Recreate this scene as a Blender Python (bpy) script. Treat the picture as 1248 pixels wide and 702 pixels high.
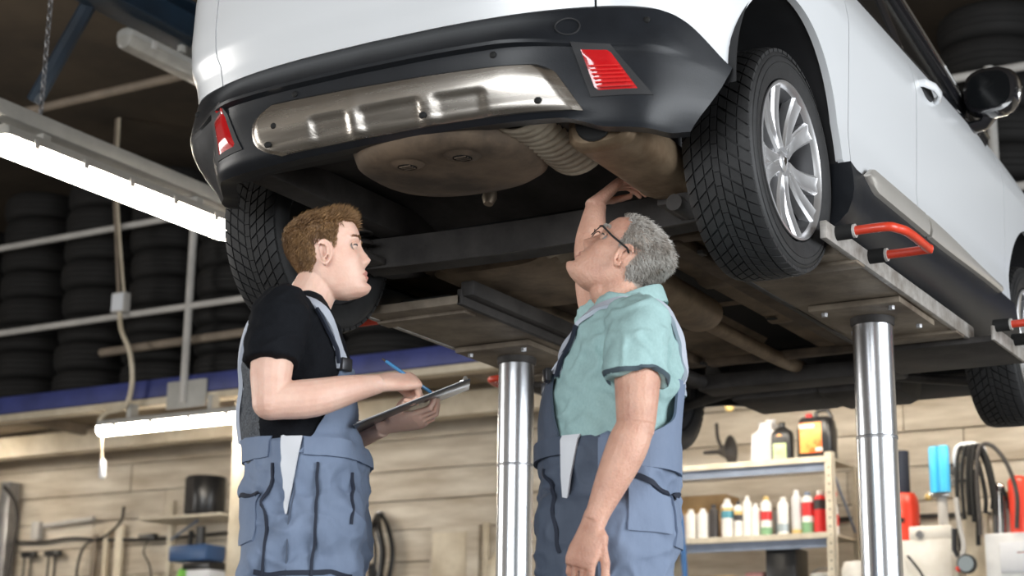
import bpy, bmesh, math, random
import numpy as np
from mathutils import Vector, Matrix, noise
from mathutils.bvhtree import BVHTree
random.seed(7); rng = np.random.default_rng(7)
PI = math.pi
SC = bpy.context.scene
COL = SC.collection
for o in list(bpy.data.objects): bpy.data.objects.remove(o)

# ---------------------------------------------------------------- camera
CAM = Vector((2.4945, -4.2497, 0.3503))
YAW, PITCH, ROLL = -0.53392, 0.25604, 0.014487
fw = Vector((math.sin(YAW)*math.cos(PITCH), math.cos(YAW)*math.cos(PITCH), math.sin(PITCH)))
rt = Vector((math.cos(YAW), -math.sin(YAW), 0)); up = rt.cross(fw)
r2 = rt*math.cos(ROLL)+up*math.sin(ROLL); u2 = up*math.cos(ROLL)-rt*math.sin(ROLL)
cd = bpy.data.cameras.new('camera'); cam = bpy.data.objects.new('camera', cd); COL.objects.link(cam)
m = Matrix((r2, u2, -fw)).transposed().to_4x4(); m.translation = CAM; cam.matrix_world = m
cd.sensor_width = 36; cd.lens = 2100/1248*36; cd.clip_start = .05; cd.clip_end = 100
cd.dof.use_dof = True; cd.dof.focus_distance = 4.85; cd.dof.aperture_fstop = 3.4
SC.camera = cam

# ---------------------------------------------------------------- world, daylight, exposure
w = bpy.data.worlds.new('world'); SC.world = w; w.use_nodes = True
bg = w.node_tree.nodes['Background']; bg.inputs[0].default_value = (.80, .88, 1, 1); bg.inputs[1].default_value = .6
SC.view_settings.view_transform = 'Standard'; SC.view_settings.look = 'None'
SC.view_settings.gamma = 1; SC.view_settings.use_curve_mapping = False; SC.view_settings.exposure = 0.28
def area(name, loc, target, sx, sy, power, col):
    d = bpy.data.lights.new(name, 'AREA'); d.shape = 'RECTANGLE'; d.size = sx; d.size_y = sy; d.energy = power; d.color = col
    o = bpy.data.objects.new(name, d); COL.objects.link(o); o.location = loc
    o.rotation_euler = (Vector(target)-Vector(loc)).to_track_quat('-Z', 'Y').to_euler(); return o
# daylight falling through the two open gate openings (right side wall and behind the photographer)
area('gate_daylight_right', (6.9, -.2, 1.75), (0, -.2, 1.75), 5.4, 3.3, 400, (.93, .97, 1))
area('gate_daylight_front', (1.2, -8.9, 1.75), (1.2, 0, 1.75), 5.4, 3.3, 360, (.95, .98, 1))
area('gate_daylight_left', (-10.9, -3.5, 1.7), (0, -3.5, 1.7), 4.4, 3.2, 330, (1, .96, .90))

# ---------------------------------------------------------------- helpers
WM = {}
def wmat(o): return WM.get(o.name, Matrix.Identity(4))
def tag(o, label=None, cat=None, group=None, kind=None):
    if label: o['label'] = label
    if cat: o['category'] = cat
    if group: o['group'] = group
    if kind: o['kind'] = kind
    return o
def thing(name, label, cat, loc=(0, 0, 0), rz=0, group=None):
    o = bpy.data.objects.new(name, None); COL.objects.link(o); o.empty_display_size = .1
    o.location = loc; o.rotation_euler = (0, 0, rz)
    WM[o.name] = Matrix.Translation(loc) @ Matrix.Rotation(rz, 4, 'Z')
    return tag(o, label, cat, group)
def link(name, me, mat, parent=None, local=False):
    o = bpy.data.objects.new(name, me); COL.objects.link(o)
    if mat is not None:
        for mm in (mat if isinstance(mat, (list, tuple)) else [mat]): me.materials.append(mm)
    if parent is not None:
        o.parent = parent
        if local: WM[o.name] = wmat(parent).copy()
        else: o.matrix_parent_inverse = wmat(parent).inverted(); WM[o.name] = Matrix.Identity(4)
    else: WM[o.name] = Matrix.Identity(4)
    return o
def copy_tree(o, parent=None):
    c = o.copy(); COL.objects.link(c); c.parent = parent
    for ch in list(o.children): copy_tree(ch, c)
    return c

class MB:
    def __init__(s): s.v = []; s.f = []; s.m = []
    def add(s, vs, fs, mi=0):
        b = len(s.v); s.v += [tuple(v) for v in vs]; s.f += [tuple(i+b for i in f) for f in fs]; s.m += [mi]*len(fs); return s
    def grid(s, rows, close_u=False, close_v=False, mi=0, cap=False):
        nv = len(rows); nu = len(rows[0]); vs = [p for r in rows for p in r]; fs = []
        for j in range(nv if close_v else nv-1):
            for i in range(nu if close_u else nu-1):
                a = j*nu+i; b = j*nu+(i+1) % nu; c = ((j+1) % nv)*nu+(i+1) % nu; d = ((j+1) % nv)*nu+i
                fs.append((a, b, c, d))
        if cap: fs.append(tuple(range(nu))[::-1]); fs.append(tuple((nv-1)*nu+i for i in range(nu)))
        return s.add(vs, fs, mi)
    def box(s, c, d, rz=0, rx=0, ry=0, mi=0, bev=0):
        M = Matrix.Translation(c) @ Matrix.Rotation(rz, 4, 'Z') @ Matrix.Rotation(ry, 4, 'Y') @ Matrix.Rotation(rx, 4, 'X')
        x, y, z = d[0]/2, d[1]/2, d[2]/2
        if bev <= 0:
            vs = [M @ Vector((a, b, e)) for a in (-x, x) for b in (-y, y) for e in (-z, z)]
            fs = [(0, 1, 3, 2), (4, 6, 7, 5), (0, 4, 5, 1), (2, 3, 7, 6), (0, 2, 6, 4), (1, 5, 7, 3)]
            return s.add(vs, fs, mi)
        bm = bmesh.new(); bmesh.ops.create_cube(bm, size=1)
        for v in bm.verts: v.co = Vector((v.co.x*d[0], v.co.y*d[1], v.co.z*d[2]))
        bmesh.ops.bevel(bm, geom=bm.edges[:], offset=min(bev, min(d)*.45), segments=2, profile=.5, affect='EDGES')
        bm.verts.index_update(); vs = [M @ v.co for v in bm.verts]; fs = [[v.index for v in f.verts] for f in bm.faces]; bm.free()
        return s.add(vs, fs, mi)
    def tube(s, pts, rad, n=10, mi=0, cap=True, closed=False, ell=1, side=None):
        pts = [Vector(p) for p in pts]; k = len(pts)
        if not isinstance(rad, (list, tuple)): rad = [rad]*k
        rows = []; prev = None
        for i, p in enumerate(pts):
            if closed: t = pts[(i+1) % k]-pts[i-1]
            else: t = pts[min(i+1, k-1)]-pts[max(i-1, 0)]
            t = t.normalized() if t.length > 1e-9 else Vector((0, 0, 1))
            if prev is None:
                ref = Vector(side) if side else (Vector((0, 0, 1)) if abs(t.z) < .9 else Vector((1, 0, 0)))
                a = (ref - t*ref.dot(t)).normalized()
            else:
                a = prev - t*prev.dot(t); a = a.normalized() if a.length > 1e-6 else prev
            prev = a; b = t.cross(a); r = rad[i]
            ra, rb = (r if isinstance(r, (list, tuple)) else (r, r*ell))
            rows.append([p + a*(ra*math.cos(2*PI*q/n)) + b*(rb*math.sin(2*PI*q/n)) for q in range(n)])
        return s.grid(rows, close_u=True, close_v=closed, mi=mi, cap=cap and not closed)
    def lathe(s, prof, c=(0, 0, 0), axis='Z', n=24, mi=0, a0=0, a1=2*PI):
        full = abs(a1-a0-2*PI) < 1e-6; rows = []
        for r, h in prof:
            row = []
            for q in range(n if full else n+1):
                a = a0+(a1-a0)*q/n; x, y = r*math.cos(a), r*math.sin(a)
                row.append({'Z': (c[0]+x, c[1]+y, c[2]+h), 'X': (c[0]+h, c[1]+x, c[2]+y), 'Y': (c[0]+y, c[1]+h, c[2]+x)}[axis])
            rows.append(row)
        return s.grid(rows, close_u=full, mi=mi)
    def prism(s, poly, lo, hi, axis='Z', mi=0):
        n = len(poly)
        def P(p, h): return {'Z': (p[0], p[1], h), 'X': (h, p[0], p[1]), 'Y': (p[0], h, p[1])}[axis]
        vs = [P(p, lo) for p in poly]+[P(p, hi) for p in poly]
        fs = [tuple(range(n))[::-1], tuple(range(n, 2*n))]+[(i, (i+1) % n, n+(i+1) % n, n+i) for i in range(n)]
        return s.add(vs, fs, mi)
    def sphere(s, c, r, n=12, k=8, mi=0):
        r = r if isinstance(r, (list, tuple)) else (r, r, r)
        rows = [[(c[0]+r[0]*math.sin(PI*j/k)*math.cos(2*PI*i/n), c[1]+r[1]*math.sin(PI*j/k)*math.sin(2*PI*i/n), c[2]+r[2]*math.cos(PI*j/k)) for i in range(n)] for j in range(k+1)]
        return s.grid(rows, close_u=True, mi=mi)
    def bm(s, weld=1e-5):
        bm = bmesh.new(); vs = [bm.verts.new(v) for v in s.v]
        for f, mi in zip(s.f, s.m):
            try:
                fc = bm.faces.new([vs[i] for i in f]); fc.material_index = mi
            except ValueError: pass
        if weld: bmesh.ops.remove_doubles(bm, verts=bm.verts, dist=weld)
        bmesh.ops.recalc_face_normals(bm, faces=bm.faces)
        return bm
    def mesh(s, name='m', sharp=40, weld=1e-5, smooth=True):
        bm = s.bm(weld); me = bpy.data.meshes.new(name)
        if smooth:
            lim = math.radians(sharp)
            for f in bm.faces: f.smooth = True
            for e in bm.edges:
                if len(e.link_faces) == 2: e.smooth = e.calc_face_angle(0) < lim
        bm.to_mesh(me); bm.free(); return me
    def build(s, name, mat, parent=None, sharp=40, weld=1e-5, local=False, smooth=True):
        return link(name, s.mesh(name, sharp, weld, smooth), mat, parent, local)

def spline(pts, n):
    """Catmull-Rom through pts, n samples per span"""
    P = [np.array(p, float) for p in pts]; P = [2*P[0]-P[1]]+P+[2*P[-1]-P[-2]]; out = []
    for i in range(1, len(P)-2):
        for k in range(n):
            t = k/n; a, b, c, d = P[i-1:i+3]
            out.append(.5*((2*b)+(-a+c)*t+(2*a-5*b+4*c-d)*t*t+(-a+3*b-3*c+d)*t**3))
    out.append(P[-2]); return [tuple(o) for o in out]
def lerp(a, b, t): return a+(b-a)*t
def interp(tab, x):
    return float(np.interp(x, [p[0] for p in tab], [p[1] for p in tab]))
def sstep(a, b, x):
    t = min(1, max(0, (x-a)/(b-a))); return t*t*(3-2*t)

# ---------------------------------------------------------------- materials
def mat(name, col, rough=.5, metal=0, var=0, scale=8, col2=None, bump=0, bscale=None, coat=0, emit=None, alpha=1, trans=0, stretch=None, spec=None, sss=0, rvar=0, lo=.35, hi=.65):
    M = bpy.data.materials.new(name); M.use_nodes = True; nt = M.node_tree; N = nt.nodes; L = nt.links
    b = N['Principled BSDF']; b.inputs['Base Color'].default_value = (*col, 1); b.inputs['Roughness'].default_value = rough; b.inputs['Metallic'].default_value = metal
    if coat: b.inputs['Coat Weight'].default_value = coat; b.inputs['Coat Roughness'].default_value = .04
    if spec is not None: b.inputs['Specular IOR Level'].default_value = spec
    if trans: b.inputs['Transmission Weight'].default_value = trans
    if sss: b.inputs['Subsurface Weight'].default_value = sss; b.inputs['Subsurface Radius'].default_value = (.012, .005, .003); b.inputs['Subsurface Scale'].default_value = 1
    if emit: b.inputs['Emission Color'].default_value = (*emit[0], 1); b.inputs['Emission Strength'].default_value = emit[1]
    if var or col2 or bump or rvar:
        tc = N.new('ShaderNodeTexCoord'); mp = N.new('ShaderNodeMapping'); L.new(tc.outputs['Object'], mp.inputs[0])
        if stretch: mp.inputs['Scale'].default_value = stretch
        nz = N.new('ShaderNodeTexNoise'); nz.inputs['Scale'].default_value = scale; nz.inputs['Detail'].default_value = 7; nz.inputs['Roughness'].default_value = .62
        L.new(mp.outputs[0], nz.inputs['Vector'])
        if var or col2:
            c2 = col2 if col2 else tuple(max(0, c*(1-var)) for c in col)
            r = N.new('ShaderNodeValToRGB'); r.color_ramp.elements[0].position = lo; r.color_ramp.elements[1].position = hi
            r.color_ramp.elements[0].color = (*c2, 1); r.color_ramp.elements[1].color = (*col, 1)
            L.new(nz.outputs[0], r.inputs[0]); L.new(r.outputs[0], b.inputs['Base Color'])
        if rvar:
            mr = N.new('ShaderNodeMapRange'); mr.inputs['To Min'].default_value = max(0, rough-rvar); mr.inputs['To Max'].default_value = min(1, rough+rvar)
            L.new(nz.outputs[0], mr.inputs[0]); L.new(mr.outputs[0], b.inputs['Roughness'])
        if bump:
            n2 = nz
            if bscale:
                n2 = N.new('ShaderNodeTexNoise'); n2.inputs['Scale'].default_value = bscale; n2.inputs['Detail'].default_value = 4; L.new(mp.outputs[0], n2.inputs['Vector'])
            bp = N.new('ShaderNodeBump'); bp.inputs['Strength'].default_value = bump; bp.inputs['Distance'].default_value = .01
            L.new(n2.outputs[0], bp.inputs['Height']); L.new(bp.outputs[0], b.inputs['Normal'])
    return M
M = {}
M['paint'] = mat('white_car_paint', (.80, .82, .84), .25, coat=1); M['paint'].node_tree.nodes['Principled BSDF'].inputs['Coat Roughness'].default_value = .28
M['plastic'] = mat('black_bumper_plastic', (.013, .015, .019), .38, spec=.35, var=.25, scale=14, bump=.05, bscale=300)
M['plastic2'] = mat('dull_black_plastic', (.022, .022, .024), .6, var=.3, scale=9)
M['alu'] = mat('brushed_silver_trim', (.62, .58, .53), .26, 1, rvar=.10, scale=6, stretch=(1, 1, 12))
M['strip'] = mat('satin_silver_strip', (.66, .63, .58), .36, .55, rvar=.08, scale=10)
M['chrome'] = mat('chrome', (.75, .74, .72), .14, 1)
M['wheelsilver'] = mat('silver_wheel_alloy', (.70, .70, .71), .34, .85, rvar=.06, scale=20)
M['wheeldark'] = mat('dark_grey_alloy', (.32, .32, .33), .4, .8)  # darker grey metal of the bolts and brake discs
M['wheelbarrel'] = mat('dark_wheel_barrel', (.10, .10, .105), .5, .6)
M['rubber'] = mat('tyre_rubber', (.022, .022, .023), .62, var=.35, scale=25, bump=.08, bscale=160)
M['rubber_old'] = mat('dusty_tyre_rubber', (.009, .008, .0075), .8, col2=(.005, .0045, .004), scale=6)
M['black'] = mat('matt_black', (.008, .008, .008), .8)
M['under'] = mat('dusty_underbody', (.15, .105, .068), .75, col2=(.05, .034, .022), scale=6, bump=.15, bscale=30)
M['underpan'] = mat('brown_floor_pan', (.30, .22, .145), .7, col2=(.12, .085, .055), scale=5, bump=.15, bscale=30)
M['under2'] = mat('dark_underbody', (.055, .049, .045), .65, col2=(.022, .019, .018), scale=7, bump=.15)
M['shield'] = mat('heat_shield', (.42, .36, .28), .5, .7, col2=(.25, .20, .15), scale=9, bump=.1)
M['muffler'] = mat('rusty_muffler', (.27, .20, .13), .55, .6, col2=(.15, .10, .06), scale=10, bump=.1)
M['liftsteel'] = mat('worn_lift_steel', (.30, .25, .19), .6, .2, col2=(.10, .075, .055), scale=4, bump=.2, bscale=25)
M['liftedge'] = mat('worn_bare_lift_edge', (.55, .53, .50), .5, .4, col2=(.28, .25, .22), scale=12, bump=.1)
M['chromecol'] = mat('polished_column_steel', (.80, .82, .86), .24, 1, rvar=.08, scale=3, stretch=(1, 1, .2))
M['redrod'] = mat('red_painted_steel', (.75, .06, .025), .35, var=.2, scale=20, coat=.3)
M['redlens'] = mat('red_lamp_lens', (.55, .008, .012), .12, coat=1, spec=.8)
M['redlens2'] = mat('bright_red_lamp_lens', (.75, .03, .03), .15, coat=1, spec=.8)
M['glass'] = mat('dark_car_glass', (.006, .007, .008), .08, spec=.25)
M['gloss'] = mat('gloss_black', (.010, .010, .012), .12, coat=1)
M['greyfoot'] = mat('grey_metal', (.35, .35, .36), .4, .8, var=.2)
M['cream'] = mat('cream_paint', (.74, .66, .52), .55, col2=(.50, .42, .30), scale=3, bump=.06)
M['bluebeam'] = mat('blue_painted_steel', (.045, .06, .24), .5, col2=(.025, .035, .15), scale=4)
M['whitepipe'] = mat('off_white_pipe', (.55, .53, .50), .5, var=.2, scale=5)
M['brownpipe'] = mat('dusty_brown_wood', (.26, .21, .16), .7, var=.3, scale=6)
M['tube'] = mat('fluorescent_tube', (1, .97, .9), .4, emit=((1, .90, .76), 36))
M['fixture'] = mat('light_fixture_grey', (.45, .44, .41), .5, var=.15)
M['diffuser'] = mat('dull_diffuser', (.42, .40, .36), .3, var=.2)
# ================================================================ SETTING
M['floor'] = mat('concrete_floor', (.17, .16, .145), .5, col2=(.09, .085, .078), scale=1.5, bump=.1, bscale=20, rvar=.15)
M['ceil'] = mat('brown_ceiling_board', (.10, .075, .05), .8, col2=(.05, .038, .027), scale=1.2, bump=.1)
M['plank'] = mat('cream_painted_planks', (.70, .635, .53), .65, col2=(.44, .37, .28), scale=2.2, stretch=(.6, 1, 4), bump=.15)
M['plankdark'] = mat('dark_wall_boards', (.10, .08, .06), .8, col2=(.05, .04, .03), scale=2)
M['render'] = mat('grey_render', (.45, .43, .40), .8, col2=(.32, .30, .27), scale=1.5, bump=.1)
M['deck'] = mat('deck_underside', (.30, .24, .17), .75, col2=(.16, .12, .08), scale=1.8, bump=.1)
X0, X1, Y0, Y1, ZC = -11, 7, -9, 6.8, 4.9
def slab(name, c, d, m):
    o = MB().box(c, d).build(name, m, smooth=False); return tag(o, kind='structure')
slab('floor', ((X0+X1)/2, (Y0+Y1)/2, -.05), (X1-X0+.4, Y1-Y0+.4, .1), M['floor'])
slab('ceiling', ((X0+X1)/2, (Y0+Y1)/2, ZC+.05), (X1-X0+.4, Y1-Y0+.4, .1), M['ceil'])
# back wall: render behind, horizontal painted boards in front of it
wb = slab('wall_back', ((X0+X1)/2, Y1+.1, ZC/2), (X1-X0+.4, .16, ZC), M['plankdark'])
bw = MB()
def plank(x0, x1, z0, z1, jut):
    mb = MB().box(((x0+x1)/2, Y1-jut/2+.02, (z0+z1)/2), (x1-x0, .04+jut, z1-z0), bev=.006)
    return mb.build('plank', M['plank'], wb)
zz = 0; k = 0
while zz < 2.72:
    h = (.235, .245, .225)[k % 3]; xs = [X0, -7.4-.4*(k % 3), -3.9+.5*(k % 2), -.6-.4*(k % 3), 2.6, X1]
    for a, b in zip(xs[:-1], xs[1:]): plank(a+.003, b-.003, zz+.008, min(zz+h, 2.72), .008+.012*random.random())
    zz += h; k += 1
# side walls with gate openings
def wall_with_gate(name, axis, pos, g0, g1, gz):
    mb = MB()
    if axis == 'x':
        for a, b, z0, z1 in ((Y0, g0, 0, ZC), (g1, Y1, 0, ZC), (g0, g1, gz, ZC)): mb.box((pos, (a+b)/2, (z0+z1)/2), (.16, b-a, z1-z0))
    else:
        for a, b, z0, z1 in ((X0, g0, 0, ZC), (g1, X1, 0, ZC), (g0, g1, gz, ZC)): mb.box(((a+b)/2, pos, (z0+z1)/2), (b-a, .16, z1-z0))
    return tag(mb.build(name, M['render'], smooth=False), kind='structure')
wall_with_gate('wall_right', 'x', X1+.08, -3, 2.6, 3.5)
wall_with_gate('wall_front', 'y', Y0-.08, -1.6, 4.0, 3.5)
wall_with_gate('wall_left', 'x', X0-.08, -5.8, -1.2, 3.4)

# ---- tyre mezzanine along the back wall
MY = 5.0
t = thing('tyre_mezzanine', 'tyre storage mezzanine with blue fascia beam along the plank wall', 'mezzanine', (-3, MY, 0))
MB().box((-2.15, MY, 2.765), (17.3, .07, .13), bev=.006).build('fascia_beam', M['bluebeam'], t)
MB().box((-2.15, MY+.03, 2.67), (17.3, .12, .05), bev=.005).build('flange', M['cream'], t)
for y0, y1, nm in ((MY+.06, 5.98, 'deck_board'), (6.14, 6.76, 'deck_board')):
    x = -10.9
    while x < 5.7:
        MB().box((x+.6, (y0+y1)/2, 2.80), (1.19, y1-y0, .03)).build('deck_board', M['deck'], t, smooth=False); x += 1.2
for x in (-9.6, -7.6, -5.75, -3.5, -1.5, .6, 2.6, 4.6):
    MB().box((x, 5.85, 2.745), (.06, 1.6, .08)).build('joist', M['brownpipe'], t)
MB().box((-2.15, 6.06, 2.665), (17.3, .16, .17), bev=.006).build('rear_beam', M['cream'], t)
for x in (-9.6, -5.17, .95, 5.4):
    MB().box((x, MY+.10, 1.32), (.15, .13, 2.64), bev=.008).build('post', M['cream'], t)
    MB().box((x, MY+.10, .01), (.26, .24, .02)).build('foot_plate', M['greyfoot'], t)
MB().box((-5.62, MY-.045, 2.69), (.36, .02, .20), bev=.004).build('bracket_plate', M['fixture'], t)
r = thing('guard_railing', 'off-white pipe guard railing in front of the stacked tyres', 'railing', (-3, MY-.06, 2.83))
for z in (4.03, 3.335): MB().tube([(-10.9, MY-.06, z), (6.4, MY-.06, z)], .026, 10).build('rail', M['whitepipe'], r)
for x in (-9.2, -5.64, -2.0, .17, 3.6): MB().tube([(x, MY-.06, 2.62), (x, MY-.06, 4.06)], .028, 10).build('post', M['whitepipe'], r)
tag(MB().tube([(-6.55, MY+.03, 3.10), (-3.2, MY+.03, 3.13)], .032, 8).build('wooden_pole', M['brownpipe']), 'brown wooden pole lying along the lower railing by the tyres', 'pole')
# ================================================================ CAR (raised on the lift)
car = thing('car', 'white compact SUV raised on the lift with its tailgate towards the camera', 'car', (0, 1.28, 1.58))
PL = spline([(0, -.78), (.25, -.772), (.45, -.748), (.60, -.708), (.70, -.662), (.78, -.592), (.84, -.50), (.878, -.40), (.898, -.28), (.905, -.1), (.91, .2), (.91, .6), (.908, 1.4), (.903, 2.0), (.895, 2.56), (.875, 2.95), (.80, 3.22), (.6, 3.38), (.3, 3.45), (0, 3.47)], 14)
PL = np.array(PL); SL = np.concatenate([[0], np.cumsum(np.hypot(*(PL[1:]-PL[:-1]).T))]); TMAX = SL[-1]
_tan = np.gradient(PL, SL, axis=0); NRM = np.stack([_tan[:, 1], -_tan[:, 0]], 1); NRM /= np.hypot(*NRM.T)[:, None]
def plan(t):
    s = 1 if t >= 0 else -1; a = min(abs(t), TMAX)
    x, y, nx, ny = (np.interp(a, SL, q) for q in (PL[:, 0], PL[:, 1], NRM[:, 0], NRM[:, 1]))
    l = math.hypot(nx, ny); return x*(1 if s > 0 else -.972), y, nx/l*s, ny/l
def t_of_y(y):   # right side
    i0 = 80; return float(np.interp(y, PL[i0:len(PL)-60, 1], SL[i0:len(PL)-60]))
def t_of_x(x):
    a = float(np.interp(abs(x), PL[:95, 0], SL[:95])); return a if x >= 0 else -a
SIDE = [(1.72, -.06), (1.80, -.02), (1.9, 0), (2.0, -.010), (2.1, -.016), (2.3, -.006), (2.45, 0), (2.52, -.010), (2.58, -.03), (2.64, -.055), (2.9, -.15), (3.2, -.4)]
REAR = [(1.7, -.05), (1.8, -.03), (2.13, 0), (2.19, .012), (2.22, .030), (2.3, .036), (2.45, .03), (2.55, .0), (2.64, -.05), (2.9, -.22), (3.2, -.5)]
def wside(nx): return sstep(.55, .97, abs(nx))
def bpos(t, z, off=0):
    x, y, nx, ny = plan(t); w_ = wside(nx); d = w_*interp(SIDE, z)+(1-w_)*interp(REAR, z)+off
    return (x+nx*d, y+ny*d, z)
def panel(name, ts, zb, zt, nz, m, off=0, parent=car, pos=bpos, lip=.022, sharp=35):
    """strip of body skin between two height curves with a returned edge all round"""
    rows = []
    for j in range(nz+1):
        rows.append([pos(t, lerp(zb(t), zt(t), j/nz), off) for t in ts])
    mb = MB(); mb.grid(rows)
    if lip:
        inn = lambda t, z: pos(t, z, off-lip)
        b = [pos(t, zb(t), off) for t in ts]; bi = [inn(t, zb(t)) for t in ts]; mb.grid([b, bi])
        b = [pos(t, zt(t), off) for t in ts]; bi = [inn(t, zt(t)) for t in ts]; mb.grid([b, bi])
        for t in (ts[0], ts[-1]):
            zs = [lerp(zb(t), zt(t), j/nz) for j in range(nz+1)]
            mb.grid([[pos(t, z, off) for z in zs], [inn(t, z) for z in zs]])
    return mb.build(name, m, parent, sharp)
AZ, AR = 1.990, .368
AYC = (-.045, 2.575)      # arch centres
def arch(y, c): 
    d = AR*AR-(y-c)**2; return AZ+math.sqrt(d) if d > 0 else None
ZSILL = 1.985
def lin(a, b, n): return [a+(b-a)*i/n for i in range(n+1)]
def tsamp(y0, y1, c=None, n=20):
    ys = set(lin(y0, y1, n))
    if c is not None: ys |= {c+AR*math.cos(PI*k/40)*.9999 for k in range(41)}
    return [t_of_y(y) for y in sorted(y for y in ys if y0-1e-9 <= y <= y1+1e-9)]
def bump_top(t):
    x, y, nx, ny = plan(t); return 2.13-.115*sstep(-.62, -.40, y)
def low_white(t):
    x, y, nx, ny = plan(abs(t))
    if abs(x) < .5 and y < 0: return bump_top(t)+.004
    for c in AYC:
        a = arch(y, c)
        if a: return max(a, ZSILL)
    if y < AYC[0]: return bump_top(t)+.004
    return ZSILL+.02*sstep(.3, .5, y)*0
BELT = lambda t: 2.63-.035*sstep(.6, 2.0, plan(abs(t))[1])
TG = t_of_x(.63)
# dark inner shell so that shut lines read dark
for s in (1, -1):
    panel('inner_shell', [s*t for t in tsamp(AYC[0]+AR+.02, AYC[1]-AR-.02, None, 30)], lambda t: 1.80, lambda t: 2.60, 6, M['black'], off=-.03, lip=0)
    ts_ = [s*t for t in lin(0.0, t_of_y(-.42), 30)]
    panel('inner_shell', ts_, lambda t: 2.03, lambda t: 2.60, 6, M['black'], off=-.03, lip=0)
TGL = t_of_x(.575)
panel('tailgate', lin(-TGL+.006, TG-.006, 46), lambda t: 2.134, lambda t: 2.92, 30, M['paint'])
for s in (1, -1):
    ts_ = lin(TG if s > 0 else TGL, t_of_y(-.43), 26)[:-1]+tsamp(-.43, .395, AYC[0], 26)
    # the front edge of the quarter panel follows the arch, so cut it at the rear door seam
    panel('quarter_panel', [s*t for t in ts_], low_white, BELT, 26, M['paint'])
    panel('rear_door', [s*t for t in tsamp(.401, 1.052, None, 22)], lambda t: ZSILL, BELT, 26, M['paint'])
    panel('front_door', [s*t for t in tsamp(1.058, 2.165, None, 30)], lambda t: ZSILL, BELT, 26, M['paint'])
    panel('front_fender', [s*t for t in tsamp(2.171, 2.98, AYC[1], 30)]+[s*t for t in lin(t_of_y(2.98), t_of_y(2.98)+.25, 8)[1:]], lambda t: low_white(t), lambda t: 2.595-.16*sstep(2.0, 3.3, plan(abs(t))[1]), 26, M['paint'])
TF = t_of_y(2.98)+.254
for s in (1, -1):
    panel('front_bumper_shell', [s*t for t in lin(TF, TMAX-.0005, 24)], lambda t: 1.905, lambda t: 2.42, 10, M['plastic'])

# --- rear bumper: black, with sloping upper band, fold and recessed lower face
BOFF = [(1.79, -.06), (1.815, -.01), (1.842, .005), (1.856, .028), (1.866, .036), (1.92, .050), (2.006, .064), (2.016, .068), (2.022, .086), (2.03, .088), (2.06, .070), (2.10, .030), (2.125, .006), (2.14, 0)]
SOFF = [(1.79, -.07), (1.82, -.045), (1.86, -.022), (1.9, -.005), (2.0, .006), (2.10, .006), (2.14, 0)]
def bumppos(t, z, off=0):
    x, y, nx, ny = plan(t); w_ = sstep(.62, .90, abs(nx)); b_ = interp(BOFF, z); b_ = b_*(1-.80*sstep(.40, .68, abs(x))) if b_ > 0 else b_
    d = w_*interp(SOFF, z)+(1-w_)*b_+off
    if t < 0: d -= .085*sstep(2.02, 1.83, z)*sstep(.50, .70, abs(x))
    return (x+nx*d, y+ny*d, z)
def bump_bot(t):
    x, y, nx, ny = plan(t); return 1.842-.026*sstep(.54, .66, abs(x))+.02*sstep(-.6, -.50, y)+.028*sstep(-.5, -.70, x)
TB = t_of_y(-.425)
mb = MB()
ZP = [1.842, 1.848, 1.856, 1.866, 1.88, 1.90, 1.92, 1.95, 1.98, 2.006, 2.016, 2.022, 2.03, 2.06, 2.10, 2.122, 2.13]
def bz(t, k):
    v = (ZP[k]-ZP[0])/(2.13-ZP[0]); bt, tp = bump_bot(t), bump_top(t)
    return ZP[k]+(bt-ZP[0])*(1-sstep(0, .45, v))+(tp-2.13)*sstep(.3, 1, v)
rows = []
for k in range(17):
    row = []
    for i in range(111):
        u = -1+2*i/110; zn = bz(TB*u, k)
        te = t_of_y(lerp(-.53, -.415, sstep(1.80, 2.06, zn)))           # raked end at the wheel arch
        t = te*u; row.append(bumppos(t, bz(t, k)))
    rows.append(row)
mb.grid(rows)
# underside lip returning forward
mb.grid([rows[0], [(p[0]*.97, p[1]+.05, p[2]+.006) for p in rows[0]]])
mb.grid([rows[-1], [(p[0]*.985, p[1]+.03, p[2]+.0) for p in rows[-1]]])
for e in (0, -1): mb.grid([[r[e] for r in rows], [(r[e][0]*.96, r[e][1], r[e][2]) for r in rows]])
bumper = mb.build('rear_bumper', M['plastic'], car, 28)
def bpatch(name, quad, m, off, n=12, k=8, parent=car, edge=.02, pos=bumppos, shape=None):
    """patch on the bumper: quad = (tl, tr, br, bl) in (x, z)"""
    rows = []
    for j in range(k+1):
        row = []
        for i in range(n+1):
            u, v = i/n, j/k
            a = [lerp(lerp(quad[0][q], quad[1][q], u), lerp(quad[3][q], quad[2][q], u), v) for q in (0, 1)]
            o_ = off*min(1, 4*min(u, 1-u, v, 1-v)+.0) if shape == 'dome' else off
            row.append(pos(t_of_x(a[0]), a[1], o_))
        rows.append(row)
    mb = MB().grid(rows)
    per = rows[0]+[r[-1] for r in rows[1:]]+rows[-1][::-1][1:]+[r[0] for r in rows[::-1][1:-1]]
    def inn(p):
        return (p[0]*.985, p[1]+edge, p[2])
    mb.grid([per, [inn(p) for p in per]], close_u=True)
    return mb.build(name, m, parent)
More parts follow.
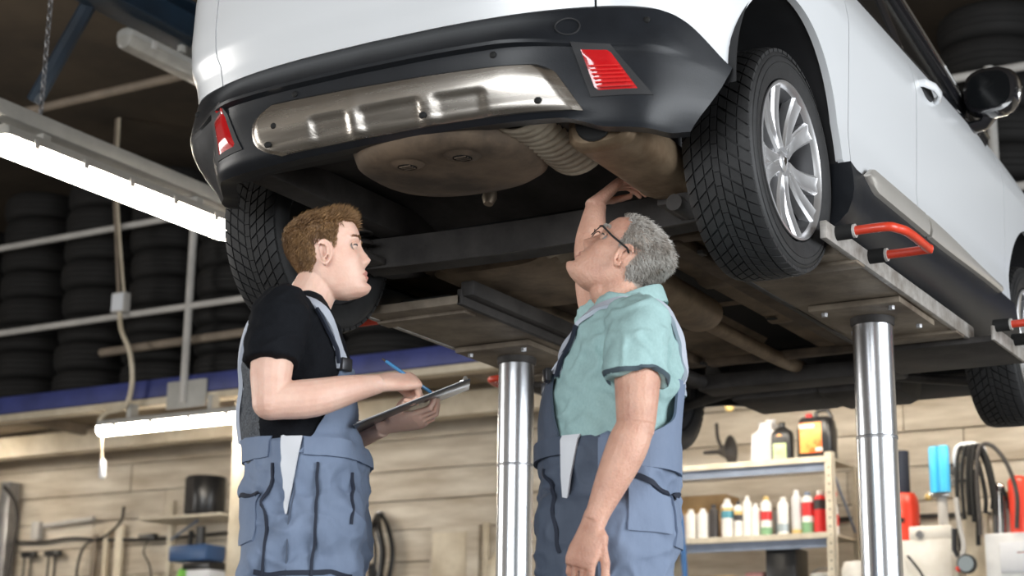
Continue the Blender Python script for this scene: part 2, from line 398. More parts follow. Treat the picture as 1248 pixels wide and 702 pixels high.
# silver skid plate, tapered ends, with pressed recesses
rows = []
for j in range(19):
    v = j/18; row = []
    xl = -.362+.085*abs(2*v-1)**3; xr = lerp(.525, .600, v)-.03*max(0, 1-v*5)**2
    for i in range(97):
        u = i/96; x = lerp(xl, xr, u); z = lerp(1.990-.020*u, 1.853, v); o_ = .014+.006*math.sin(PI*min(1, v*1.2))
        for cx, w_, dpt in ((.10, .10, .008), (-.085, .07, .007), (.30, .075, .007)):   # shallow pressings in the lower half
            o_ -= dpt*sstep(w_, w_-.02, abs(x-cx))*sstep(.42, .55, v)
        o_ *= .3+.7*sstep(0, .03, min(u, 1-u))*sstep(0, .06, v+.01)
        row.append(bumppos(t_of_x(x), z, o_))
    rows.append(row)
mb = MB().grid(rows)
per = rows[0]+[r_[-1] for r_ in rows[1:]]+rows[-1][::-1][1:]+[r_[0] for r_ in rows[::-1][1:-1]]
mb.grid([per, [(p[0], p[1]+.03, p[2]+.002) for p in per]], close_u=True)
skid = mb.build('skid_plate', M['alu'], car, 30)
for x, z in ((-.27, 1.925), (-.30, 1.88), (.50, 1.875), (.20, 1.875)):
    p = bumppos(t_of_x(x), z, .018); MB().sphere(p, (.011, .006, .009), 10, 6).build('screw', M['black'], skid)
# lamps in the lower bumper
for s, Q in ((1, ((.587, 2.019), (.659, 2.017), (.730, 1.902), (.624, 1.893))), (-1, ((-.478, 2.030), (-.543, 2.010), (-.522, 1.894), (-.424, 1.899)))):
    cxq = sum(q[0] for q in Q)/4; czq = sum(q[1] for q in Q)/4
    bpatch('lamp_surround', tuple((cxq+(q[0]-cxq)*1.22, czq+(q[1]-czq)*1.10) for q in Q), M['plastic2'], .003, parent=car)
    lamp = bpatch('fog_lamp', Q, M['redlens'], .010, n=14, k=14, parent=car, shape='dome')
    for k in range(6 if s > 0 else 0):
        v = .45+.085*k if s > 0 else .3+.2*k
        L_, R_ = [lerp(Q[0][c_], Q[3][c_], v) for c_ in (0, 1)], [lerp(Q[1][c_], Q[2][c_], v) for c_ in (0, 1)]
        pts = [bumppos(t_of_x(lerp(L_[0], R_[0], q/8)), lerp(L_[1], R_[1], q/8), .0125) for q in range(1, 8)]
        MB().tube(pts, .0026, 6).build('lens_rib', M['redlens2'], lamp)
for x, z, r_ in ((.565, 2.072, .028),):     # towing-eye cover
    p = Vector(bumppos(t_of_x(x), z, .002)); mb = MB()
    ring = [Vector(bumppos(t_of_x(x+r_*math.cos(a)), z+r_*.95*math.sin(a), .0015)) for a in lin(0, 2*PI, 28)[:-1]]
    mb.tube(ring, .0022, 6, closed=True); mb.build('towing_eye_cover', M['plastic2'], bumper)
for x, z in ((-.205, 2.003), (.393, 2.003), (.736, 2.095), (-.70, 2.085)):
    p = bumppos(t_of_x(x), z, .001); MB().sphere(p, (.010, .005, .009), 12, 6).build('parking_sensor', M['black'], bumper)
# tail lamps on the corners above the bumper
for s in (1, -1):
    bpatch('tail_lamp', ((s*.655, 2.68), (s*.86, 2.68), (s*.86, 2.53), (s*.655, 2.55)), M['redlens'], .006, pos=bpos)

# --- sill cladding, silver strips, arch liners
def sillpos(t, z, off=0):
    tab = [(1.765, -.12), (1.772, -.045), (1.785, -.022), (1.81, .002), (1.88, .016), (1.945, .010), (1.985, .004)]
    x, y, nx, ny = plan(t); d = interp(tab, z)+off+.012*sstep(.42, .30, y)
    return (x+nx*d, y+ny*d, z)
for s in (1, -1):
    ts_ = [s*t for t in tsamp(.262, 2.255, None, 46)]
    zb = lambda t: 1.766+.09*sstep(.36, .27, plan(abs(t))[1])
    zt = lambda t: ZSILL+.012*sstep(.45, .30, plan(abs(t))[1])
    mb = MB(); zz_ = [0, .03, .06, .12, .25, .45, .6, .75, .85, .93, 1]
    rows = []
    for v in zz_:
        z = lerp(1.766, ZSILL, v); y0 = AYC[0]+math.sqrt(max(0, AR*AR-(z-AZ)**2)); y1 = AYC[1]-math.sqrt(max(0, AR*AR-(z-AZ)**2))
        rows.append([sillpos(s*t_of_y(lerp(y0, y1, i/46)), z) for i in range(47)])
    mb.grid(rows)
    mb.grid([rows[0], [(p[0]*.88, p[1], p[2]+.03) for p in rows[0]]])
    for e in (0, -1): mb.grid([[r_[e] for r_ in rows], [(r_[e][0]*.93, r_[e][1], r_[e][2]) for r_ in rows]])
    sill = mb.build('sill_cladding', M['plastic'], car, 30)
    for y0, y1 in ((.47, 1.040), (1.065, 1.95)):
        ts2 = [s*t for t in tsamp(y0, y1, None, 24)]
        def zc(t, a=y0, b=y1):
            y = plan(abs(t))[1]; h = .043*(sstep(.455, .54, y) if a < 1 else 1)*(1-.55*sstep(1.1, 1.95, y)); return h
        rows = []
        for v, o_ in ((-1, .004), (-.93, .016), (-.4, .024), (.3, .022), (.93, .012), (1, .0)):
            rows.append([sillpos(t, 1.985+zc(t)*v*.95, o_) for t in ts2])
        mb = MB().grid(rows); mb.grid([rows[0], [sillpos(t, 1.985-zc(t), -.01) for t in ts2]])
        for e in (0, -1): mb.grid([[r_[e] for r_ in rows], [(r_[e][0]*.975, r_[e][1], r_[e][2]) for r_ in rows]])
        mb.build('silver_strip', M['strip'], sill)
    for c in AYC:   # wheel-arch liner: half drum plus back wall
        mb = MB(); rows = []
        for x in ((.885 if s > 0 or c > 1 else .80), .78, .62, .52):
            rows.append([(s*x, c+(AR+.004)*math.cos(a), AZ+(AR+.004)*math.sin(a)) for a in lin(-.42, PI+.02, 40)])
        mb.grid(rows); mb.add(rows[-1]+[(s*.52, c, AZ)], [(i, i+1, 41) for i in range(40)])
        mb.build('wheel_arch_liner', M['plastic2'], car)
# --- door seams are gaps; handles, mirrors, glasshouse
for s in (1, -1):
    for y in (1.20, .12+.26):
        if y < .5: continue
        p0 = Vector(bpos(s*t_of_y(y), 2.497, .004))
        hd = MB(); rows = []
        hd.tube([bpos(s*t_of_y(y+q), 2.503+dz, o_) for q, dz, o_ in ((-.085, .004, -.012), (-.075, .004, .016), (-.03, 0, .036), (.03, -.004, .036), (.075, -.008, .018), (.088, -.010, -.012))], [(.012, .010), (.016, .010), (.015, .009), (.015, .009), (.016, .010), (.012, .01)], 10)
        ho = hd.build('door_handle', M['paint'], car)
        MB().tube([bpos(s*t_of_y(y+q), 2.500, .0035) for q in lin(-.06, .06, 8)], [(.03*math.sin(PI*(q+.5)/9)+.004, .003) for q in range(9)], 12, side=(0, 0, 1)).build('handle_recess', M['plastic2'], ho)
def glass_side(s):
    bl = [(.872, .55, 2.632), (.868, 1.06, 2.618), (.866, 1.62, 2.602), (.862, 2.02, 2.588)]
    return bl
gh = {}
for s in (1, -1):
    def gp(y, z):   # glasshouse surface, leaning inwards
        return (s*(.862-.32*(z-2.6)-.06*max(0, z-2.95)), y, z)
    # black belt moulding
    MB().tube([gp(y, 2.632-.022*(y-.3)) for y in lin(-.2, 2.04, 30)], [(.014, .012)]*31, 8).build('belt_moulding', M['gloss'], car)
    for nm, poly in (('side_window', [(.30, 2.64), (1.03, 2.625), (1.02, 3.02), (.42, 3.03)]), ('side_window', [(1.10, 2.622), (1.86, 2.605), (1.16, 3.015), (1.09, 3.02)]), ('side_window', [(-.30, 2.66), (.24, 2.64), (.34, 3.03), (.0, 3.03)])):
        mb = MB(); q = [gp(*p) for p in poly]; q2 = [(p[0]-s*.012, p[1], p[2]) for p in q]
        mb.add(q+q2, [(0, 1, 2, 3), (7, 6, 5, 4), (0, 4, 5, 1), (1, 5, 6, 2), (2, 6, 7, 3), (3, 7, 4, 0)]); mb.build(nm, M['glass'], car, smooth=False)
    for a, b in (((1.065, 2.62), (1.055, 3.02)), ((.27, 2.64), (.38, 3.03))):
        MB().tube([gp(*a), gp(*b)], [(.036, .014)]*2, 8, side=(0, 1, 0)).build('door_pillar', M['gloss'], car)
    pil = [gp(2.03, 2.585), gp(1.62, 2.80), gp(1.25, 2.985), gp(.95, 3.075), gp(.4, 3.11), gp(-.15, 3.10)]
    pil = [Vector(p) for p in spline(pil, 6)]
    MB().tube(pil, [(.040, .022)]*len(pil), 8).build('roof_rail', M['gloss'], car)
    MB().tube([p+Vector((s*.018, .0, .012)) for p in pil], .011, 8).build('chrome_frame_strip', M['chrome'], car)
    MB().add([gp(1.86, 2.603), gp(2.05, 2.584), gp(1.62, 2.77)], [(0, 1, 2)]).build('quarter_light', M['gloss'], car)
# roof, windscreen, rear screen, bonnet as lofted skins
rows = []
for y, z, hw in ((-.60, 2.90, .62), (-.42, 3.08, .70), (0, 3.16, .70), (.5, 3.185, .705), (.95, 3.15, .70), (1.15, 3.06, .70)):
    rows.append([(hw*u, y+.02*abs(u), z-.05*u*u*u*u-.02*u*u) for u in lin(-1, 1, 16)])
MB().grid(rows).grid([[(p[0], p[1], p[2]-.02) for p in r_] for r_ in rows]).build('roof', M['paint'], car)
rows = [[(lerp(.80, .70, v)*u, lerp(2.10, 1.15, v)+.12*(1-u*u)*(1-v*.6), lerp(2.58, 3.04, v)) for u in lin(-1, 1, 16)] for v in lin(0, 1, 8)]
MB().grid(rows).build('windscreen', M['glass'], car)
rows = [[(lerp(.865, .66, v)*u, lerp(2.05, 3.28, v)+.14*(1-u*u), lerp(2.60, 2.44, v)-.03*u*u) for u in lin(-1, 1, 16)] for v in lin(0, 1, 10)]
MB().grid(rows).build('bonnet', M['paint'], car)
# --- door mirrors
for s in (1, -1):
    rows = []
    for y, rx, rz_, dx, dz in ((1.785, .080, .056, 0, 0), (1.79, .100, .072, 0, 0), (1.83, .112, .080, 0, .002), (1.87, .104, .074, 0, .002), (1.91, .078, .056, -.01, 0), (1.935, .03, .022, -.02, -.002)):
        row = []
        for q in range(20):
            a = 2*PI*q/20; ca, sa = math.cos(a), math.sin(a)
            row.append((s*(.962+dx+rx*.95*math.copysign(abs(ca)**.75, ca)), y+.05*ca*0, 2.700+dz+1.22*rz_*math.copysign(abs(sa)**.75, sa)))
        rows.append(row)
    mr = MB().grid(rows, close_u=True, cap=True).build('door_mirror', M['gloss'], car)
    rows = [[(s*(.962+k_*.080*math.copysign(abs(math.cos(a))**.75, math.cos(a))), 1.781, 2.700+k_*.072*math.copysign(abs(math.sin(a))**.75, math.sin(a))) for a in lin(0, 2*PI, 20)[:-1]] for k_ in (1, .5, .02)]
    MB().grid(rows, close_u=True).build('mirror_glass', M['glass'], mr)  # near-black glass: the mirror's dark reflection is put into the colour
    MB().tube([(s*.86, 1.86, 2.585), (s*.92, 1.86, 2.595), (s*.94, 1.86, 2.625)], [(.05, .022), (.042, .02), (.05, .025)], 12, side=(0, 1, 0)).build('mirror_foot', M['gloss'], mr)
    MB().tube([(s*(.962+.102*math.cos(a)), 1.835, 2.702+.094*math.sin(a)) for a in lin(-1.0, .6, 14)], [(.018, .011)]*15, 8, side=(0, 1, 0)).build('chrome_cap', M['chrome'], mr)

# --- wheels
TR, TW = .3185, .205
def make_wheel_meshes():
    W = {}
    prof = [(.222, .078), (.228, .094), (.240, .098), (.265, .1035), (.285, .1015), (.300, .094), (.3085, .083), (.3115, .06), (.313, .03), (.3132, 0)]
    prof = prof+[(r_, -h) for r_, h in prof[::-1][1:]]
    mb = MB().lathe(prof, axis='X', n=72); mb.lathe([(.222, .078), (.215, 0), (.222, -.078)], axis='X', n=48)
    for r_ in (.272, .290): mb.lathe([(r_-.0015, .1022), (r_, .1048 if r_ < .28 else .1015), (r_+.0015, .1015 if r_ < .28 else .0975)], axis='X', n=72)
    W['tyre'] = mb.mesh('tyre')
    # directional tread: swept blocks both sides of a centre groove
    mb = MB(); npit = 54; H = .0062
    def crown(v): return .3132-.0012*(abs(v)/.05)**2-.0048*max(0, (abs(v)-.07)/.024)**2 if abs(v) > .05 else .3132-.0012*(abs(v)/.05)**2
    def strip(poly_v, u0, u1, sw):
        """block: v samples, u centre sweep; u in pitch units"""
        top = []; bot = []
        for v in poly_v:
            du = sw(v)
            for uu in (u0, u1):
                a = 2*PI*(uu+du)/npit; R_ = crown(v)+H; r_ = crown(v)-.003
                top.append((v, R_*math.cos(a), R_*math.sin(a))); bot.append((v, r_*math.cos(a), r_*math.sin(a)))
        n = len(poly_v); vs = top+bot; fs = []
        for i in range(n-1):
            a = 2*i; fs.append((a, a+1, a+3, a+2)); b = 2*n
            fs.append((a, a+2, b+a+2, b+a)); fs.append((a+1, b+a+1, b+a+3, a+3))
        fs.append((0, 2*n, 2*n+1, 1)); fs.append((2*n-2, 2*n-1, 4*n-1, 4*n-2)); mb.add(vs, fs)
    for k in range(npit):
        for s in (1, -1):
            ph = .5 if s < 0 else 0
            sw = lambda v: 2.1*(abs(v)/.1)**1.0*1.0
            strip([s*a for a in (.012, .022, .034)], k+ph, k+ph+.80, sw)
            strip([s*a for a in (.0375, .05, .0635)], k+ph, k+ph+.83, sw)
            strip([s*a for a in (.068, .078, .088, .0945)], k+ph, k+ph+.86, sw)
            if s > 0: strip([-.0085, 0, .0085], k, k+.94, lambda v: 0)
    W['tread'] = mb.mesh('tread', weld=0)
    # rim barrel and lip
    mb = MB().lathe([(.2225, .0930), (.2225, .0975), (.2165, .0985), (.2125, .094), (.207, .082), (.195, .06), (.188, 0), (.20, -.07), (.222, -.085), (.2225, -.078)], axis='X', n=64)
    W['rim'] = MB().lathe([(.2225, .0930), (.2225, .0975), (.2165, .0985), (.2125, .094), (.2085, .086), (.2060, .080)], axis='X', n=64).mesh('rim'); W['barrel'] = MB().lathe([(.2062, .081), (.195, .06), (.188, 0), (.20, -.07), (.222, -.085), (.2225, -.078)], axis='X', n=64).mesh('rim_barrel')
    mb = MB()
    def spoke(a0, a1, wi, wo):
        rows = []
        for q in lin(0, 1, 8):
            r_ = lerp(.040, .209, q); a = lerp(a0, a1, q**.9); w_ = lerp(wi, wo, q**1.3); x_ = lerp(.070, .0865, math.sin(q*PI/2))-.012*math.sin(PI*q)
            c = Vector((0, math.cos(a), math.sin(a))); tt = Vector((0, -math.sin(a), math.cos(a))); P_ = c*r_
            row = []
            for tx, dx in ((-1, -.030), (-1, -.004), (-.72, .003), (0, -.001), (.72, .003), (1, -.004), (1, -.030)):
                p_ = P_+tt*(w_*tx); row.append((x_+dx, p_.y, p_.z))
            rows.append(row)
        mb.grid(rows, close_u=True, cap=True)
    for k in range(5):
        a = 2*PI*k/5+.32+PI/5
        spoke(a-.16, a-.25, .020, .031); spoke(a+.16, a+.25, .020, .031)
        # web where the pair joins near the hub
        rows = []
        for q in lin(0, 1, 4):
            r_ = lerp(.035, .105, q); x_ = .062-.006*q
            c = Vector((0, math.cos(a), math.sin(a)))*r_; tt = Vector((0, -math.sin(a), math.cos(a)))*(r_*.16)
            rows.append([(x_-.03, *(c-tt)[1:]), (x_, *(c-tt)[1:]), (x_, *(c+tt)[1:]), (x_-.03, *(c+tt)[1:])])
        mb.grid(rows, close_u=True, cap=True)
    W['spokes'] = mb.mesh('spokes', 30)
    mb = MB().lathe([(0.0, .074), (.022, .0735), (.028, .070), (.030, .064), (.058, .060), (.062, .045), (.06, .02)], axis='X', n=32)
    W['hub'] = mb.mesh('hub')
    mb = MB()
    for k in range(4): a = 2*PI*k/4+.5; mb.lathe([(0, .067), (.0075, .066), (.0085, .058)], c=(0, .044*math.cos(a), .044*math.sin(a)), axis='X', n=6)
    W['bolts'] = mb.mesh('wheel_bolt')
    mb = MB().prism([(-.010, .012), (.010, .012), (.010, -.002), (0, -.014), (-.010, -.002)], .073, .0755, 'X'); W['badge'] = mb.mesh('badge')
    mb = MB().lathe([(.05, .018), (.06, .022), (.132, .022), (.132, .002), (.06, .002)], axis='X', n=48); W['disc'] = mb.mesh('brake_disc')
    mb = MB().lathe([(.0, -.02), (.055, -.02), (.06, .02), (.0, .02)], axis='X', n=24); W['carrier'] = mb.mesh('wheel_carrier')
    return W
WH = make_wheel_meshes()
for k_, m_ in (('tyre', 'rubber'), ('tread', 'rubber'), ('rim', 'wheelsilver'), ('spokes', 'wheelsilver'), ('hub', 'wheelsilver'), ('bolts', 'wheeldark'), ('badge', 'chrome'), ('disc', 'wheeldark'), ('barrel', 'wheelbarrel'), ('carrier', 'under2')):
    WH[k_].materials.append(M[m_])
for x, y in ((.775, 0), (-.775, 0), (.775, 2.561), (-.775, 2.561)):
    def wl(name, me, parent):
        o = bpy.data.objects.new(name, me); COL.objects.link(o); o.parent = parent
        if parent is car:
            o.matrix_parent_inverse = wmat(car).inverted(); o.location = (x, y, 1.58+TR); o.rotation_euler = (random.random()*0+.0, 0, 0 if x > 0 else PI)
        return o
    ty = wl('tyre', WH['tyre'], car); wl('tread', WH['tread'], ty)
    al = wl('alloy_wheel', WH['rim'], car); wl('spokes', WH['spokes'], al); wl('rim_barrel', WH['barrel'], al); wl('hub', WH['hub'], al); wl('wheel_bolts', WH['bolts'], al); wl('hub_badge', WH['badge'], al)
    wl('brake_disc', WH['disc'], car); wl('wheel_carrier', WH['carrier'], car)

# --- underbody
def ubox(name, c, d, m, **k): return MB().box(c, d, **k).build(name, m, car)
# floor pan with pressed ribs
rows = []
for y in lin(.30, 2.15, 60):
    row = []
    for x in lin(-.80, .80, 64):
        z = 1.862+.006*math.sin(x*24)*(1 if .1 < abs(x) < .65 else 0)
        z += .085*sstep(.16, .09, abs(x-.02))                       # tunnel
        z -= .040*sstep(.045, .03, abs(abs(x)-.48))              # chassis rails
        z -= .015*sstep(.05, .03, abs(y-.95))+.012*sstep(.04, .02, abs(y-1.55))
        z += .02*sstep(.5, .3, y)
        row.append((x, y, z))
    rows.append(row)
MB().grid(rows).build('floor_pan', M['underpan'], car)
rows = [[(x, y, 1.93+.07*sstep(.35, .0, y)-.05*sstep(-.1, -.6, y)) for x in lin(-.56, .56, 20)] for y in lin(-.74, .32, 20)]
MB().grid(rows).build('boot_floor', M['under2'], car)
for x in (-.50, .50): ubox('chassis_rail', (x, -.25, 1.93), (.09, 1.0, .10), M['under2'], bev=.01)
# spare-wheel well: shallow rounded tub
cx, cy = .125, -.565; rows = []
for r_, z in ((.0, 1.800), (.10, 1.799), (.2, 1.803), (.29, 1.812), (.325, 1.83), (.34, 1.86), (.345, 1.95)):
    row = []
    for a in lin(0, 2*PI, 56)[:-1]:
        ex = .86 if math.sin(a) < 0 else 1
        row.append((cx+r_*.78*math.copysign(abs(math.cos(a))**.8, math.cos(a)), cy+r_*.66*math.copysign(abs(math.sin(a))**.85, math.sin(a)), z))
    rows.append(row)
tub = MB().grid(rows, close_u=True).build('spare_wheel_well', M['under'], car)
for x, y in ((.239, -.695), (.072, -.70)):
    mb = MB().lathe([(.0, -.001), (.020, -.002), (.026, .0)], c=(x, y, 1.7975), n=20); mb.build('drain_plug', M['black'], tub)
    for q in (-.012, 0, .012): MB().box((x, y+q, 1.7945), (.034, .003, .004)).build('plug_bar', M['under'], tub)
    mb = MB().lathe([(.026, -.003), (.034, -.001), (.042, .003), (.05, .004)], c=(x, y, 1.798), n=24); mb.build('plug_rim', M['under'], tub)
# bumper back closing plate, left & right of the well
rows = [[bumppos(t, max(1.85, bump_bot(t)+.004), -.012+o_) for t in lin(-t_of_x(.56), t_of_y(-.53), 60)] for o_ in (0,)]
rows.append([(p[0]*.95, p[1]+.06, p[2]+.005) for p in rows[0]]); rows.append([(p[0]*.9, max(p[1]+.2, -.5), 1.93) for p in rows[0]])
MB().grid(rows).build('bumper_under_tray', M['plastic2'], car)
# corrugated heat shield between well and muffler
rows = []
for i in range(61):
    u = i/60; row = []
    for v in lin(0, 1, 12):
        a = lerp(-.6, 1.9, v); row.append((.395+.02*u+.080*math.sin(a*.8-.5), -.70+.30*u+.10*(v-.5)*.5, 1.845-.035*u+.055*(1-math.cos(a-.55))+.0045*math.sin(i*PI/2.5)))
    rows.append(row)
hs = MB().grid(rows).build('heat_shield', M['shield'], car, 20)
# muffler: oval drum with flat lower face, rolled seam
rows = []
for y, k in ((-.60, .80), (-.592, .93), (-.58, 1), (-.57, 1.0), (-.565, 1.03), (-.555, 1.03), (-.55, 1), (-.4, 1), (-.16, 1), (-.155, 1.03), (-.145, 1.03), (-.14, 1), (-.11, .95), (-.095, .75)):
    rows.append([(.575-.03*(y+.4)+.092*k*math.copysign(abs(math.cos(a))**.6, math.cos(a)), y, 1.858+.056*k*math.copysign(abs(math.sin(a))**.7, math.sin(a))) for a in lin(0, 2*PI, 32)[:-1]])
muf = MB().grid(rows, close_u=True, cap=True).build('muffler', M['muffler'], car, 30)
MB().lathe([(.012, 0), (.05, 0), (.055, .006), (.05, .012)], c=(.575, -.612, 1.868), axis='Y', n=20).build('end_opening', M['black'], muf)
MB().tube([(x_, y_, z_) for x_, y_, z_ in spline([(.55, -.10, 1.85), (.50, .02, 1.86), (.38, .20, 1.87), (.25, .38, 1.83), (.16, .55, 1.80), (.10, .75, 1.79), (.07, 1.0, 1.79), (.05, 1.9, 1.80), (.0, 2.3, 1.84)], 8)], .028, 14).build('exhaust_pipe', M['muffler'], car)
rows = []
for y, k in ((.62, .4), (.64, .9), (.66, 1), (.9, 1), (1.14, 1), (1.16, .9), (1.18, .4)):
    rows.append([(.10-.04*(y-.62)+.085*k*math.cos(a), y, 1.80+.062*k*math.sin(a)) for a in lin(0, 2*PI, 24)[:-1]])
MB().grid(rows, close_u=True, cap=True).build('resonator', M['muffler'], car, 30)
# rear axle: torsion beam, trailing arms, springs, dampers
ax = MB(); rows = []
for x in lin(-.62, .62, 20):
    rows.append([(x, .10+dy, 1.835+dz-.018*math.cos(x*2.2)) for dy, dz in ((-.045, -.045), (-.05, .05), (.0, .06), (.05, .05), (.045, -.045), (.0, -.035))])
axle = MB().grid(rows, close_u=True, cap=True).build('torsion_beam', M['under2'], car, 30)
for s in (1, -1):
    MB().tube([(s*.60, .42, 1.90), (s*.61, .22, 1.855), (s*.63, .05, 1.845), (s*.66, -.06, 1.87)], [(.05, .035), (.06, .045), (.055, .045), (.045, .04)], 12).build('trailing_arm', M['under2'], car)
    MB().box((s*.585, -.03, 1.80), (.15, .16, .022), bev=.006).build('spring_seat', M['under2'], car)
    pts = [(s*.575+.052*math.cos(a), -.03+.052*math.sin(a), 1.81+.15*a/(2*PI*4.2)) for a in lin(0, 2*PI*4.2, 90)]
    MB().tube(pts, .0075, 6).build('coil_spring', M['greyfoot'] if s > 0 else M['under2'], car)
    MB().tube([(s*.60, -.13, 1.76), (s*.59, -.12, 1.90)], .026, 12).build('damper', M['under2'], car)
    MB().tube([(s*.59, -.12, 1.90), (s*.58, -.11, 2.02)], .012, 10).build('damper_rod', M['greyfoot'], car)
    MB().tube([(s*.60, -.19, 1.765), (s*.60, -.09, 1.765)], .024, 12).build('damper_bush', M['under2'], car)
    MB().tube(spline([(s*.62, .02, 1.88), (s*.55, .12, 1.90), (s*.42, .2, 1.89), (s*.36, .4, 1.86)], 8), .006, 6).build('brake_hose', M['black'], car)
# fuel tank (left), plastic, pressed
rows = []
for y, k in ((.30, .8), (.34, 1), (.6, 1), (.78, 1), (.82, .8)):
    rows.append([(-.28+.24*k*math.copysign(abs(math.cos(a))**.5, math.cos(a)), y, 1.85+.055*k*math.copysign(abs(math.sin(a))**.6, math.sin(a))) for a in lin(0, 2*PI, 28)[:-1]])
MB().grid(rows, close_u=True, cap=True).build('fuel_tank', M['underpan'], car, 30)
MB().tube([(.02, -.19, 1.90), (.02, -.20, 1.86), (.02, -.205, 1.84)], [.016, .022, .014], 12).build('tow_hook_bush', M['shield'], car)
sh = []
for y in lin(.12, .27, 10): sh.append([(x, y, 1.80+.02*math.sin((x-.05)*14)+.01*math.sin(y*60)) for x in lin(.0, .20, 12)])
MB().grid(sh).build('crumpled_shield', M['shield'], car)
# pressed panels, holes and longitudinal members on the pan
for x, y, a, b in ((-.02, .46, .03, .02), (.09, .52, .03, .02), (-.13, .5, .028, .02), (.32, .7, .02, .02), (.36, 1.1, .022, .02), (-.3, 1.2, .022, .02), (.2, 1.5, .022, .02)):
    MB().lathe([(0, 0), (a, .001)], c=(x, y, 1.872 if abs(x) < .16 else 1.848), n=14).build('floor_plug', M['black'], car)
for x, w_ in ((.33, .07), (-.34, .07)):
    ubox('floor_rail', (x, 1.2, 1.838), (w_, 1.7, .035), M['under'], bev=.008)
    for k in range(7): ubox('rail_clip', (x+w_/2+.008, .5+.25*k, 1.825), (.02, .035, .012), M['under2'])
ubox('cross_member', (0, .36, 1.855), (1.1, .07, .05), M['under'], bev=.01)
# front subframe, gearbox, undertray, arms
ubox('front_subframe', (0, 2.30, 1.80), (.86, .16, .07), M['under2'], bev=.015)
ubox('gearbox', (-.18, 2.62, 1.86), (.42, .36, .22), M['under2'], bev=.04)
ubox('engine_sump', (.18, 2.62, 1.84), (.36, .38, .20), M['under2'], bev=.05)
ubox('engine_undertray', (0, 3.05, 1.875), (1.15, .50, .03), M['black'], bev=.01)
for s in (1, -1):
    MB().tube([(s*.30, 2.42, 1.80), (s*.5, 2.47, 1.775), (s*.70, 2.55, 1.76)], [(.05, .02), (.04, .018), (.03, .02)], 10, side=(0, 1, 0)).build('wishbone', M['under2'], car)
    MB().tube([(s*.28, 2.50, 1.86), (s*.66, 2.56, 1.89)], .018, 10).build('drive_shaft', M['under2'], car)
    MB().tube([(s*.40, 2.26, 1.80), (s*.46, 2.0, 1.82), (s*.48, 1.9, 1.85)], .03, 10).build('subframe_leg', M['under2'], car)
    MB().tube([(s*.60, 2.56, 1.86), (s*.56, 2.56, 2.2)], .05, 12).build('front_strut', M['under2'], car)
MB().box((0, 2.6, 2.12), (1.0, .9, .04)).build('engine_bay_floor', M['black'], car)
MB().box((0, 1.2, 1.95), (1.55, 1.9, .02)).build('cabin_floor', M['black'], car)
ubox('cross_brace', (.15, 1.95, 1.815), (.8, .05, .03), M['under'], bev=.006)
# ================================================================ LIFT
LC = .08; LYC = 1.0
lift = thing('car_lift', 'in-ground two-platform car lift with polished steel columns under the car', 'lift', (LC, LYC, 0))
for s in (1, -1):
    cx = LC+s*.665
    MB().lathe([(.0, 1.685), (.058, 1.685), (.0645, 1.68), (.0645, .0), (.0645, -.0)], c=(cx, LYC, 0), n=40).build('column', M['chromecol'], lift)
    MB().lathe([(.066, 1.655), (.070, 1.66), (.072, 1.69), (.066, 1.695)], c=(cx, LYC, 0), n=32).build('column_collar', M['under2'], lift)
    MB().lathe([(.0655, 1.285), (.0665, 1.29), (.0655, 1.295)], c=(cx, LYC, 0), n=32).build('column_seam', M['greyfoot'], lift)
    MB().lathe([(.064, .03), (.12, .03), (.14, .0)], c=(cx, LYC, 0), n=32).build('floor_flange', M['greyfoot'], lift)
    x0, x1 = cx-.205, cx+.20
    pf = MB().box((cx-s*.018, .925, 1.718), (x1-x0-.036, 1.27, .03), bev=.003).build('platform', M['liftsteel'], lift)
    for xx in (x0, x1):
        out_ = (xx == x1) == (s > 0); ya = .115 if out_ and s > 0 else .29
        MB().box((xx-(s*.035 if out_ else 0), (ya+1.56)/2, 1.726), (.020, 1.56-ya, .052), bev=.003).build('platform_edge', M['liftedge'] if (xx == x1) == (s > 0) else M['under2'], pf)
    MB().box((cx, .40, 1.698), (x1-x0-.06, .07, .012), bev=.002).build('cross_plate', M['liftsteel'], pf)
    MB().box((cx, 1.40, 1.698), (x1-x0-.06, .09, .012), bev=.002).build('cross_plate', M['liftsteel'], pf)
    MB().box((cx, LYC, 1.69), (.30, .36, .02), bev=.003).build('column_plate', M['liftsteel'], pf)
    for dx, dy in ((-.11, -.14), (.11, -.14), (-.11, .14), (.11, .14)): MB().lathe([(0, -.012), (.010, -.012), (.011, 0)], c=(cx+dx, LYC+dy, 1.68), n=6).build('bolt', M['greyfoot'], pf)
    # front extension plate and lifting pads
    MB().box((cx+s*.03, 1.70, 1.694), (.46, .40, .022), bev=.003).build('extension_plate', M['under2'], lift)
    MB().box((cx+s*.262, 1.68, 1.706), (.012, .42, .05), bev=.003).build('extension_edge', M['liftedge'], lift)
    for y in (.50, 1.62): MB().box((cx+s*.02, y, 1.755), (.20, .16, .05), bev=.008).build('rubber_pad', M['black'], lift)
    # red U-shaped pull handles
    for y0, y1, ln in (((.20, .475, .175)), ((1.50, 1.74, .17))):
        xe = cx+s*.178 if y0 < 1 else cx+s*.27
        h = MB().tube(spline([(xe, y0, 1.735), (xe+s*ln*.75, y0, 1.735), (xe+s*(ln-.015), y0+.03, 1.735), (xe+s*ln, y0+.09, 1.735), (xe+s*ln, y1-.02, 1.735), (xe+s*(ln-.01), y1, 1.735), (xe, y1, 1.735)], 5), .0135, 12).build('pull_handle', M['redrod'], lift)
        for y in (y0, y1):
            MB().tube([(xe-s*.01, y, 1.735), (xe+s*.045, y, 1.735)], .022, 12).build('handle_sleeve', M['black'], h)
            MB().tube([(xe+s*.045, y, 1.735), (xe+s*.052, y, 1.735)], .020, 12).build('handle_washer', M['whitepipe'], h)
